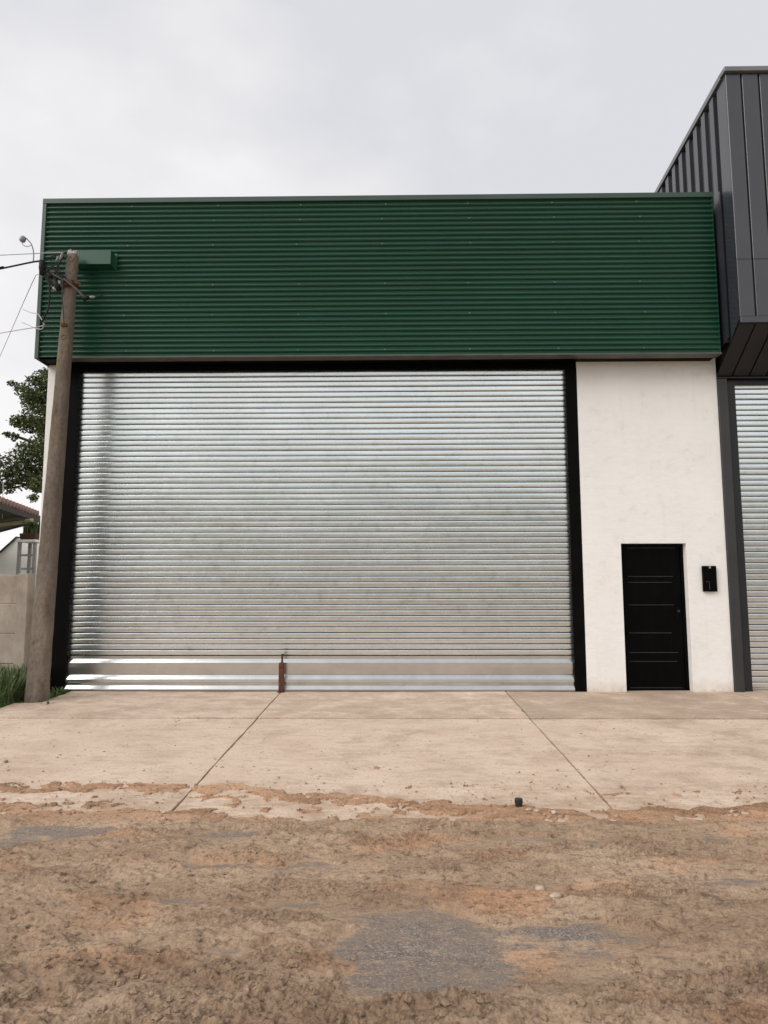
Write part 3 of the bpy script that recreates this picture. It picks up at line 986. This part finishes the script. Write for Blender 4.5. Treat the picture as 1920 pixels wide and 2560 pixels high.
m = MB()
zs = [-0.45, -0.02, 0.06, 0.15] + [0.3 + i * 0.15 for i in range(39)] + [6.07]
nside = 16
rr = random.Random(3)
for z in zs:
    c, w = pole_c(z), pole_w(z) / 2
    if z < 0.1:
        w *= 1.05
    for k in range(nside):
        a = 2 * math.pi * (k + 0.5) / nside
        ca, sa = math.cos(a), math.sin(a)
        # squarish section with softly worn arrises
        q = (abs(ca) ** 5 + abs(sa) ** 5) ** (-1 / 5.0)
        r = w * min(q, 1.16) * (1 + 0.022 * rr.uniform(-1, 1))
        m.v.append((c.x + ca * r, c.y + sa * r * 0.92, z))
for i in range(len(zs) - 1):
    for k in range(nside):
        k2 = (k + 1) % nside
        m.f.append((i * nside + k, i * nside + k2, (i + 1) * nside + k2, (i + 1) * nside + k))
m.f.append(tuple(range((len(zs) - 1) * nside, len(zs) * nside)))
m.build('shaft', M['pole'], pole, smooth=True, solid=False)
m = MB()
c, w = pole_c(6.07), pole_w(6.07) / 2
ring = []
for lev, (dz_, sc) in enumerate(((0, 1.0), (0.035, 0.95), (0.055, 0.78), (0.05, 0.4))):
    for k in range(nside):
        a = 2 * math.pi * (k + 0.5) / nside
        q = min((abs(math.cos(a)) ** 5 + abs(math.sin(a)) ** 5) ** (-1 / 5.0), 1.16)
        m.v.append((c.x + math.cos(a) * w * q * sc, c.y + math.sin(a) * w * q * sc * 0.92, 6.07 + dz_ + (0.022 * rr.uniform(-1, 1) if lev else 0)))
for i in range(3):
    for k in range(nside):
        k2 = (k + 1) % nside
        m.f.append((i * nside + k, i * nside + k2, (i + 1) * nside + k2, (i + 1) * nside + k))
m.f.append(tuple(range(3 * nside, 4 * nside)))
m.build('broken_top', M['fresh_concrete'], pole, smooth=False, solid=False)


def front(z, dx=0.0, out=0.0):
    c = pole_c(z)
    return Vector((c.x + dx, c.y - pole_w(z) / 2 * 0.94 - out, z))


for z, dx in ((5.99, 0.01), (4.86, 0.0)):          # cast hole rims on the face
    p = front(z, dx, 0)
    MB().lathe([(0.036, -0.012), (0.036, 0.004), (0.032, 0.006), (0.026, 0.004), (0.024, -0.004)], p, 18, Vector((0, -1, 0))).build('hole_rim', M['pole'], pole, smooth=False)
MB().box(front(5.03).x - 0.05, front(5.03).x + 0.035, front(5.03).y - 0.012, front(5.03).y + 0.02, 5.005, 5.055).build('rust_bracket', M['rust'], pole, bevel=0.006)
# clamp band round the pole
for z in (5.60, 5.655):
    c, w = pole_c(z), pole_w(z) / 2 + 0.008
    m = MB()
    for zz in (z - 0.018, z + 0.018):
        for ro_ in (w, w - 0.012):
            for sx, sy in ((-1, -1), (1, -1), (1, 1), (-1, 1)):
                m.v.append((c.x + sx * ro_, c.y + sy * ro_ * 0.95, zz))
    for k in range(4):
        k2 = (k + 1) % 4
        m.f += [(k, k2, 8 + k2, 8 + k), (4 + k2, 4 + k, 12 + k, 12 + k2), (8 + k, 8 + k2, 12 + k2, 12 + k), (k2, k, 4 + k, 4 + k2)]
    m.build('clamp_band', M['rust'], pole)
fr = front(5.63, 0.02)
MB().box(fr.x - 0.05, fr.x + 0.055, fr.y - 0.05, fr.y - 0.002, 5.585, 5.67).build('clamp_bolt', M['rust'], pole, bevel=0.008)
# bracket to the left that gathers the cables, diagonal arm to the right
MB().tube([px(168, 705, PY - 0.13), px(140, 690, PY - 0.10), px(112, 672, PY - 0.06)], 0.016, 8).build('cable_bracket', M['dark_steel'], pole)
MB().tube([px(150, 632, PY - 0.02), px(168, 640, PY - 0.06)], 0.013, 8).build('upper_bracket', M['dark_steel'], pole)
MB().tube([px(160, 697, PY - 0.16), px(190, 722, PY - 0.20), px(214, 746, PY - 0.22)], 0.017, 8).build('diagonal_arm', M['dark_steel'], pole)
MB().tube([px(185, 705, PY - 0.17), px(204, 712, PY - 0.17)], 0.014, 8).build('clamp_tail', M['rust'], pole)
a, b = px(208, 748, PY - 0.22), px(224, 742, PY - 0.22)
MB().lathe([(0.010, -0.005), (0.034, 0.0), (0.036, 0.025), (0.024, 0.032), (0.034, 0.040), (0.03, 0.062), (0.012, 0.075)], a, 12, (b - a).normalized()).build('insulator', M['rubber'], pole, smooth=True)
a, b = px(224, 743, PY - 0.22), px(240, 742, PY - 0.22)
MB().lathe([(0.008, 0.0), (0.018, 0.008), (0.018, 0.05), (0.010, 0.066), (0.006, 0.08)], a, 12, (b - a).normalized()).build('insulator', M['porcelain'], pole, smooth=True)
MB().tube([px(238, 742, PY - 0.22), px(248, 741, PY - 0.22), px(258, 738, PY - 0.24)], 0.006, 6).build('tail_wire', M['rubber'], pole)
for (ax, ay, bx_, by_, rad) in ((150, 652, 156, 634, 0.022), (146, 642, 141, 655, 0.020), (149, 702, 151, 712, 0.026), (133, 718, 140, 728, 0.026)):
    a, b = px(ax, ay, PY - 0.11), px(bx_, by_, PY - 0.11)
    ln = (b - a).length
    MB().lathe([(rad * 0.4, 0), (rad, ln * 0.15), (rad * 0.65, ln * 0.4), (rad, ln * 0.6), (rad * 0.5, ln)], a, 10, (b - a).normalized()).build('insulator', M['porcelain'], pole, smooth=True)
# black splice housings
for pts, rad in (([(106, 650), (104, 668), (107, 688)], 0.040), ([(135, 700), (142, 712), (148, 727)], 0.040), ([(118, 684), (130, 694)], 0.028), ([(163, 695), (152, 690), (141, 696)], 0.024)):
    pp = [px(x, y, PY - 0.09) for x, y in pts]
    q = [pp[0]]
    rad_l = [rad * 0.4]
    for i in range(len(pp)):
        q.append(pp[i].lerp(pp[min(i + 1, len(pp) - 1)], 0.12) if i < len(pp) - 1 else pp[i].lerp(pp[i - 1], 0.12))
        rad_l.append(rad)
    q.append(pp[-1])
    rad_l.append(rad * 0.4)
    MB().tube(q, rad_l, 10).build('splice_housing', M['rubber'], pole, smooth=True)


def spline(pts, n=10):
    out = []
    P = [Vector(p) for p in pts]
    for i in range(len(P) - 1):
        p0, p1, p2, p3 = P[max(i - 1, 0)], P[i], P[i + 1], P[min(i + 2, len(P) - 1)]
        for k in range(n):
            t = k / n
            out.append(0.5 * ((2 * p1) + (p2 - p0) * t + (2 * p0 - 5 * p1 + 4 * p2 - p3) * t * t + (3 * p1 - p0 - 3 * p2 + p3) * t ** 3))
    out.append(P[-1])
    return out


# jumper loops that stay on the pole
for pts, rad, mt in (([(152, 672), (140, 668), (125, 672), (112, 680)], 0.010, 'rubber'), ([(160, 640), (150, 655), (143, 670), (150, 690), (165, 697)], 0.009, 'rubber'),
                     ([(120, 690), (124, 715), (124, 745), (121, 770), (112, 790), (104, 806)], 0.011, 'rubber'), ([(112, 690), (118, 700), (124, 715)], 0.010, 'rubber'),
                     ([(125, 692), (132, 710), (138, 722)], 0.009, 'rubber'), ([(108, 655), (125, 643), (148, 636), (162, 632)], 0.006, 'rubber'),
                     ([(140, 640), (128, 650), (135, 668), (147, 682)], 0.006, 'rubber'), ([(112, 668), (124, 662), (138, 676), (150, 700)], 0.009, 'rubber'), ([(110, 682), (126, 704), (142, 706), (152, 690)], 0.009, 'rubber'), ([(116, 676), (134, 690), (146, 716), (150, 728)], 0.010, 'rubber'), ([(108, 672), (120, 700), (134, 716), (148, 712)], 0.008, 'rubber'), ([(128, 668), (142, 660), (150, 676), (140, 694)], 0.007, 'rubber'), ([(158, 700), (156, 740), (158, 780), (160, 812)], 0.007, 'dark_steel')):
    off = 0.10 if pts[0][0] < 155 else 0.14
    MB().tube(spline([px(x, y, PY - off) for x, y in pts]), rad, 6).build('jumper_cable', M[mt], pole, smooth=True)

# overhead cables, each leaving the frame to the left
OC = 'cables strung from the concrete pole'


def cable(pts, rad, mt, label):
    tag(MB().tube(spline(pts, 12), rad, 6).build('overhead_cable', M[mt], smooth=True), label, 'cable', OC)


a, b = px(160, 632, PY - 0.08), px(0, 638, PY)
cable([a, px(105, 633, PY - 0.02), b, b + (b - px(105, 633, PY - 0.02)) * 6, Vector((-22, PY + 1, 6.2))], 0.006, 'grey_wire', 'thin topmost overhead cable reaching the pole head from the left')
b, c = px(82, 655, PY - 0.05), px(0, 672, PY)
cable([px(106, 653, PY - 0.09), b, c, px(-90, 689, PY + 0.05), Vector((-12, 0.5, 5.1)), Vector((-24, 2, 5.6))], 0.013, 'rubber', 'thick dark overhead cable sloping down to the left from the pole')
cable([px(106, 686, PY - 0.09), px(92, 687, PY - 0.06), px(84, 700, PY), px(57, 760, PY + 0.6), px(0, 890, 2.4), px(-60, 1020, 4.0)], 0.005, 'grey_wire', 'pale service cable dropping steeply left from the pole')
cable([px(57, 773, PY + 0.6), px(76, 781, PY + 0.2), px(95, 786, PY), px(106, 802, PY - 0.08)], 0.006, 'grey_wire', 'short branch wire joining the pale service cable to the jumper loop')
cable([px(55, 806, PY + 0.6), px(72, 813, PY + 0.3), px(90, 821, PY), px(106, 822, PY - 0.05), px(108, 806, PY - 0.08)], 0.006, 'grey_wire', 'short loose wire end pointing left beside the fascia corner')
b, c = px(104, 815, PY - 0.02), px(0, 833, PY)
cable([px(105, 806, PY - 0.08), b, c, c + (c - b) * 5, Vector((-20, PY + 1, 4.4))], 0.006, 'grey_wire', 'thin lowest overhead cable running left under the branch wires')

lamp = thing('street_lamp', px(83, 655, PY - 0.05), 'small street lamp on thin curved arm beside the green fascia corner', 'street lamp')
MB().tube(spline([px(83, 656, PY - 0.05), px(84, 632, PY - 0.06), px(79, 612, PY - 0.07), px(70, 600, PY - 0.08), px(62, 593, PY - 0.09)]), 0.008, 8).build('arm', M['lamp_grey'], lamp, smooth=True)
a, b = px(61, 591, PY - 0.09), px(52, 607, PY - 0.09)
MB().lathe([(0.012, 0.0), (0.035, 0.01), (0.042, 0.05), (0.038, 0.075), (0.020, 0.09)], a, 12, (b - a).normalized()).build('lamp_head', M['lamp_grey'], lamp, smooth=True)
MB().tube(spline([px(55, 607, PY - 0.09), px(60, 614, PY - 0.09), px(70, 616, PY - 0.08), px(79, 613, PY - 0.07)]), 0.005, 6).build('stay_wire', M['lamp_grey'], lamp, smooth=True)

# ------------------------------------------------------------------ precast concrete fence on the left
fen = thing('concrete_fence', (-7.4, 0.16, -0.02), 'precast concrete panel fence left of the pole with tall grass', 'fence')
posts = [-5.335, -7.35, -9.37, -11.39, -13.41]
for x in posts:
    MB().box(x - 0.078, x + 0.078, 0.08, 0.24, -0.3, 1.645).build('post', M['fence'], fen, bevel=0.008)
for i in range(len(posts) - 1):
    for r, (z0, z1) in enumerate(((-0.06, 0.362), (0.366, 0.785), (0.789, 1.208), (1.212, 1.628))):
        x0, x1 = posts[i + 1] + 0.02, posts[i] - 0.02
        o = MB().box(x0 + 0.06, x1 - 0.06, 0.135, 0.185, z0, z1).build('panel', M['fence'], fen, bevel=0.008)
        o.location.y += 0.004 * random.uniform(-1, 1)

# ------------------------------------------------------------------ yard behind the fence
ZR = 3.0
C_ = pz(97, 1302, ZR)
A_ = pz(-90, 1240, ZR)
B_ = pz(-90, 1352, ZR)
porch = thing('tiled_porch', (A_.x - 1.2, C_.y, 0.0), 'pink tiled porch roof with dark eaves above the concrete fence', 'porch')


def slab_poly(pts, z0, z1):
    return MB().prism([(p.x, p.y) for p in pts], 'z', z0, z1)


leftmost = Vector((min(A_.x, B_.x) - 2.5, 0, 0))
plan = [A_, C_, B_, Vector((B_.x - 2.0, B_.y, 0)), Vector((A_.x - 3.0, A_.y, 0))]
slab_poly(plan, ZR, ZR + 0.03).build('soffit', M['timber_dark'], porch)
cen = sum((Vector((p.x, p.y, 0)) for p in plan), Vector()) / len(plan)
m = MB()
n = len(plan)
for p in plan:
    m.v.append((p.x, p.y, ZR + 0.16))
for p in plan:
    q = Vector((p.x, p.y, 0)).lerp(cen, 0.75)
    m.v.append((q.x, q.y, ZR + 0.42))
for k in range(n):
    k2 = (k + 1) % n
    m.f.append((k, k2, n + k2, n + k))
m.f.append(tuple(n + k for k in range(n)))
rf = m.build('roof', M['tile'], porch)
# fascia board and rounded tile ends along the near edge
d = (C_ - A_)
d.z = 0
L_ = d.length
d.normalize()
nn = Vector((d.y, -d.x, 0))
for k in range(int(L_ / 0.22)):
    p = A_ + d * (0.11 + k * 0.22)
    MB().tube([Vector((p.x, p.y, ZR + 0.145)) + nn * 0.05, Vector((p.x, p.y, ZR + 0.20)) - nn * 0.5], 0.075, 8).build('tile', M['tile'], rf, smooth=True)
fb = MB()
for p, q in ((A_, C_), (C_, B_)):
    e = (q - p)
    e.z = 0
    e.normalize()
    w = Vector((e.y, -e.x, 0)) * 0.03
    b0 = len(fb.v)
    for z in (ZR - 0.03, ZR + 0.12):
        for pt in (p + w, q + w, q - w, p - w):
            fb.v.append((pt.x, pt.y, z))
    fb.f += [tuple(b0 + i for i in f) for f in ((0, 3, 2, 1), (4, 5, 6, 7), (0, 1, 5, 4), (1, 2, 6, 5), (2, 3, 7, 6), (3, 0, 4, 7))]
fb.build('eaves_board', M['timber_dark'], porch)
p0, p1 = pz(-90, 1322, ZR - 0.12), pz(80, 1302, ZR - 0.12)
MB().tube([p0, p1], 0.06, 4).build('beam', M['timber_pale'], porch)
for p in (plan[3], plan[4], plan[0].lerp(plan[4], 0.3)):
    MB().box(p.x - 0.1, p.x + 0.1, p.y - 0.1, p.y + 0.1, -0.1, ZR - 0.001).build('post', M['house_white'], porch)

# white outbuilding with a sloping wall top
YB = 11.5
shed = thing('outbuilding', (-10.0, YB + 1.5, 0.0), 'white rendered outbuilding with sloping wall top behind the fence', 'outbuilding')
s0, s1, s2, s3 = px(-120, 1455, YB), px(0, 1384, YB), px(42, 1346, YB), px(140, 1346, YB)
MB().prism([(s0.x, -0.1), (s3.x, -0.1), (s3.x, s3.z), (s2.x, s2.z), (s1.x, s1.z), (s0.x, s0.z)], 'y', YB, YB + 3.0).build('wall', M['house_white'], shed)
cp = MB().prism([(s0.x, s0.z + 0.002), (s1.x, s1.z + 0.002), (s2.x, s2.z + 0.002), (s2.x, s2.z + 0.06), (s1.x, s1.z + 0.06), (s0.x, s0.z + 0.06)], 'y', YB - 0.06, YB + 3.0)
cp.build('coping', M['timber_dark'], shed)

# steel rack with a planter
YR = 4.2
rack = thing('steel_rack', (px(66, 1435, YR).x, YR + 0.2, 0.0), 'grey steel ladder rack rising above the fence beside the pole', 'rack')
for xx in (50, 88):
    a = px(xx, 1352, YR)
    for yy in (YR, YR + 0.4):
        MB().box(a.x - 0.03, a.x + 0.03, yy - 0.03, yy + 0.03, -0.05, a.z).build('upright', M['grey_steel'], rack, bevel=0.003)
for yy in (1388, 1422, 1460, 1500):
    a, b = px(54, yy, YR), px(85, yy, YR)
    MB().box(a.x, b.x, YR - 0.02, YR + 0.02, a.z - 0.02, a.z + 0.02).build('rung', M['grey_steel'], rack)
a, b = px(44, 1353, YR), px(94, 1353, YR)
MB().box(a.x, b.x, YR - 0.08, YR + 0.48, a.z - 0.02, a.z + 0.03).build('top_shelf', M['house_white'], rack, bevel=0.004)
shelf_top = a.z + 0.031
plt_ = thing('potted_plant', ((a.x + b.x) / 2, YR + 0.2, shelf_top), 'brown trough with spiky green plant on top of the steel rack', 'plant')
MB().prism([(YR + 0.02, shelf_top), (YR + 0.38, shelf_top), (YR + 0.42, shelf_top + 0.13), (YR - 0.02, shelf_top + 0.13)], 'x', a.x + 0.04, b.x - 0.04).build('pot', M['clay_pot'], plt_)
m = MB()
rr = random.Random(5)
for k in range(110):
    bx0 = Vector((rr.uniform(a.x + 0.07, b.x - 0.07), YR + rr.uniform(0.05, 0.35), shelf_top + 0.12))
    h, az, ln = rr.uniform(0.14, 0.36), rr.uniform(0, 6.28), rr.uniform(0.02, 0.16)
    w = rr.uniform(0.012, 0.026)
    dv = Vector((math.cos(az), math.sin(az), 0))
    sv = Vector((-dv.y, dv.x, 0)) * w
    i0 = len(m.v)
    mid = bx0 + dv * ln * 0.4 + Vector((0, 0, h * 0.65))
    tip = bx0 + dv * ln + Vector((0, 0, h))
    m.v += [tuple(bx0 - sv * 0.6), tuple(bx0 + sv * 0.6), tuple(mid + sv), tuple(mid - sv), tuple(tip)]
    m.f += [(i0, i0 + 1, i0 + 2, i0 + 3), (i0 + 3, i0 + 2, i0 + 4)]
m.build('foliage', M['leaf'], plt_, solid=False)

# thin antenna mast over the porch
a, b = px(6, 1290, 4.6), px(8, 1205, 4.6)
tag(MB().tube([Vector((a.x, 4.6, 2.9)), b], 0.008, 6).build('antenna_mast', M['grey_wire']), 'thin pale mast rising above the pink porch roof', 'mast')

# ------------------------------------------------------------------ tree behind the fence
TY = 9.0
tree = thing('leafy_tree', (px(128, 1500, TY).x, TY, 0.0), 'dark green leafy tree in the yard left of the warehouse', 'tree')
tx = px(128, 1100, TY).x
limbs = MB()
limbs.tube([(tx, TY, -0.2), (tx + 0.05, TY, 1.5), (tx - 0.05, TY, 3.0), (tx, TY, 4.6), (tx + 0.1, TY, 6.6)], [0.17, 0.14, 0.12, 0.09, 0.03], 10)
limbs.build('trunk', M['bark'], tree, smooth=True)
# clumps placed on the crown's outline in the photo; depth spread round the trunk
clumps = [(118, 985, 0.55), (100, 1005, 0.45), (62, 975, 0.30), (75, 1000, 0.32), (95, 1040, 0.5), (68, 1060, 0.36), (45, 1052, 0.26), (110, 1070, 0.4),
          (120, 945, 0.4), (85, 950, 0.2), (30, 958, 0.13), (100, 1125, 0.45), (70, 1130, 0.42), (40, 1150, 0.42), (15, 1165, 0.35), (85, 1170, 0.5), (55, 1190, 0.5),
          (20, 1205, 0.42), (0, 1190, 0.4), (100, 1200, 0.35), (25, 1222, 0.2), (85, 1210, 0.22), (92, 1222, 0.14), (84, 1243, 0.13), (130, 1100, 0.6), (140, 1180, 0.6),
          (150, 1020, 0.7), (150, 950, 0.6), (-20, 1215, 0.3), (36, 1092, 0.14), (20, 1085, 0.1), (165, 1120, 0.8), (175, 1000, 0.8), (190, 1090, 0.7)]
m = MB()
br = MB()
rr = random.Random(11)
for (x, y, r) in clumps:
    for rep in range(2 if x > 40 else 1):
        c = px(x, y, TY + rr.uniform(-0.9, 0.9) * (1.0 if rep else 0.4))
        st = Vector((tx, TY, min(max(c.z - 0.5, 4.2), 6.4)))
        br.tube(spline([st, st.lerp(c, 0.5) + Vector((0, 0, 0.1)), c], 3), [0.045, 0.04, 0.035, 0.03, 0.025, 0.018, 0.01], 5)
        r *= 0.88
        nl = int(1700 * r ** 2) + 50
        for k in range(nl):
            u = Vector((rr.gauss(0, 1), rr.gauss(0, 1), rr.gauss(0, 1))).normalized() * r * (0.25 + 0.85 * rr.random() ** 0.6)
            p = c + Vector((u.x * 1.05, u.y, u.z * 0.85))
            ax = Vector((rr.gauss(0, 1), rr.gauss(0, 1), rr.gauss(0, 0.6) - 0.3)).normalized()
            sd = ax.cross(Vector((rr.gauss(0, 1), rr.gauss(0, 1), rr.gauss(0, 1)))).normalized()
            ln, w = rr.uniform(0.06, 0.12), rr.uniform(0.018, 0.036)
            i0 = len(m.v)
            m.v += [tuple(p), tuple(p + ax * ln * 0.5 + sd * w), tuple(p + ax * ln), tuple(p + ax * ln * 0.5 - sd * w)]
            m.f.append((i0, i0 + 1, i0 + 2, i0 + 3))
br.build('branch', M['bark'], tree, smooth=True, solid=False)
m.build('crown', M['leaf'], tree, solid=False)


# ------------------------------------------------------------------ grass and weeds
def blades(m, x, y, z, h, lean, w, rr):
    az = rr.uniform(0, 6.28)
    d = Vector((math.cos(az), math.sin(az), 0))
    s = Vector((-d.y, d.x, 0)) * w
    b = Vector((x, y, z))
    i0 = len(m.v)
    p1 = b + d * lean * 0.25 + Vector((0, 0, h * 0.55))
    p2 = b + d * lean * 0.65 + Vector((0, 0, h * 0.9))
    p3 = b + d * lean * 1.15 + Vector((0, 0, h * 0.95))
    m.v += [tuple(b - s), tuple(b + s), tuple(p1 + s), tuple(p1 - s), tuple(p2 + s * 0.6), tuple(p2 - s * 0.6), tuple(p3)]
    m.f += [(i0, i0 + 1, i0 + 2, i0 + 3), (i0 + 3, i0 + 2, i0 + 4, i0 + 5), (i0 + 5, i0 + 4, i0 + 6)]


rr = random.Random(21)
m = MB()
for k in range(5200):
    x = -4.93 - abs(rr.gauss(0, 1)) * 1.1
    y = rr.uniform(-1.45, 0.05)
    if x < -9:
        continue
    lim = 0.12 + 0.42 * sstep(-1.5, -0.6, np.float64(y))
    if x > -4.97 and y > -1.0 and rr.random() < 0.4:
        continue
    blades(m, x, y, ground_z(y) - 0.05, rr.uniform(0.25, 1.0) * lim * 0.9, rr.uniform(0.04, 0.34), rr.uniform(0.003, 0.007), rr)
tag(m.build('grass', M['grass'], solid=False), 'green grass before the concrete fence left of the pole', 'grass', kind='stuff')
for wx_, wy_, nb_, hh, lab in ((-4.60, -0.22, 60, 0.15, 'small dark weed tuft between the pole and the left guide rail'), (-4.385, -0.9, 14, 0.10, 'tiny weed sprig at the right foot of the concrete pole')):
    m = MB()
    for k in range(nb_):
        blades(m, wx_ + rr.gauss(0, 0.05 if nb_ > 20 else 0.012), wy_ + rr.gauss(0, 0.05 if nb_ > 20 else 0.02), ground_z(wy_) - 0.04, rr.uniform(0.4, 1) * hh, rr.uniform(0.02, 0.14), rr.uniform(0.004, 0.011), rr)
    tag(m.build('weed', M['grass'], solid=False), lab, 'weed')


# ------------------------------------------------------------------ loose clods, crumbs and stones
def rock(m, c, r, rr, squash=0.6, n=6):
    i0 = len(m.v)
    rz = rr.uniform(0, 6.28)
    sx, sy = rr.uniform(0.75, 1.35), rr.uniform(0.7, 1.1)
    for lev, (h, q) in enumerate(((-0.6, 0.85), (0.25, 1.0), (0.85, 0.55))):
        for k in range(n):
            a = 2 * math.pi * (k + 0.3 * lev) / n
            j = rr.uniform(0.75, 1.2)
            x, y = math.cos(a) * q * j * sx, math.sin(a) * q * j * sy
            m.v.append((c[0] + r * (x * math.cos(rz) - y * math.sin(rz)), c[1] + r * (x * math.sin(rz) + y * math.cos(rz)), c[2] + r * squash * (h + rr.uniform(-0.15, 0.15))))
    for lev in range(2):
        for k in range(n):
            k2 = (k + 1) % n
            m.f.append((i0 + lev * n + k, i0 + lev * n + k2, i0 + (lev + 1) * n + k2, i0 + (lev + 1) * n + k))
    m.f.append(tuple(i0 + 2 * n + k for k in range(n)))


rr = random.Random(31)
pts, rads = [], []
while len(pts) < 6000:
    y = rr.uniform(-7.7, -4.0)
    half = 0.33 * (y + 9.6) * 1.9 + 0.6
    x = rr.uniform(-min(half, 4.0), min(half, 4.0))
    dens = 0.45 + (0.5 if y < -6.5 else 0) + (0.5 if -5.4 < y < -5.1 and x > -0.8 else 0)
    if y > -4.9:
        dens = 0.55
    if rr.random() > dens:
        continue
    pts.append((x, y))
    rads.append((0.6 if y > -4.85 else 1.0) * min(0.0035 + 0.0045 * rr.random() + (0.014 * rr.random() ** 5), 0.018) * (1.15 if y < -6.5 else 0.85))
P = np.array(pts)
zz, mud = road_surface(P[:, 0], P[:, 1])[:2]
m = MB()
for (x, y), r, z, md in zip(pts, rads, zz, mud):
    onslab = y > -4.85
    if md < 0.5 and (not onslab and rr.random() < 0.93):
        continue
    zs_ = max(z, ground_z(y)) if onslab else z
    rock(m, (x, y, zs_ + r * 0.15), r, rr, 0.65, 5)
tag(m.build('dirt_clods', M['soil'], solid=False), 'loose crumbs and clods of brown dirt on the muddy road', 'dirt', kind='stuff')
m = MB()
for k in range(700):
    x, y = rr.uniform(-4.3, 5.5), -4.5 + 2.75 * rr.random() ** 1.3
    r = 0.0025 + 0.011 * rr.random() ** 4
    rock(m, (x, y, ground_z(y) - 0.008 + r * 0.1), r, rr, 0.5, 5)
for k in range(420):
    u = rr.random()
    if u < 0.75:
        x, y = rr.uniform(-4.6, 5.5), -1.695 + rr.gauss(0, 0.016)
    else:
        x, y = rr.choice((-1.572, 1.545, 4.67)) + rr.gauss(0, 0.008), rr.uniform(-4.5, -0.1)
    r = 0.003 + 0.008 * rr.random() ** 3
    rock(m, (x, y, ground_z(y) - (0.008 if y < -1.69 else 0)), r, rr, 0.45, 5)
tag(m.build('crumbs', M['soil'], solid=False), 'scattered crumbs of dried mud on the concrete driveway', 'dirt', kind='stuff')

stones = [(1322, 2028, 0.018, 'pale stone chip nearest the pipe stub'), (1341, 2030, 0.020, 'second pale stone chip right of the pipe stub'), (1384, 2033, 0.022, 'flat pale stone chip farthest right of the pipe stub'),
          (1350, 2226, 0.030, 'rounded tan stone on the orange mud patch'), (1388, 2252, 0.026, 'whitish stone flake right of the orange mud patch'), (15, 1904, 0.020, 'dark clod on the concrete at the left picture edge'),
          (1553, 1967, 0.020, 'dark clod on the concrete right of the long joint'), (434, 2386, 0.014, 'small pale pebble in the mud at lower left')]
for x, y, r, lab in stones:
    p = pg(x, y)
    z = road_surface(np.array([p.x]), np.array([p.y]))[0]
    z = max(float(z[0]), ground_z(p.y)) if p.y > -4.85 else float(z[0])
    m = MB()
    rock(m, (p.x, p.y, z + r * 0.22), r, rr, 0.55, 8)
    tag(m.build('stone', M['soil'] if 'dark' in lab else M['stone'], solid=False, smooth=False), lab, 'stone', 'loose stones and clods')
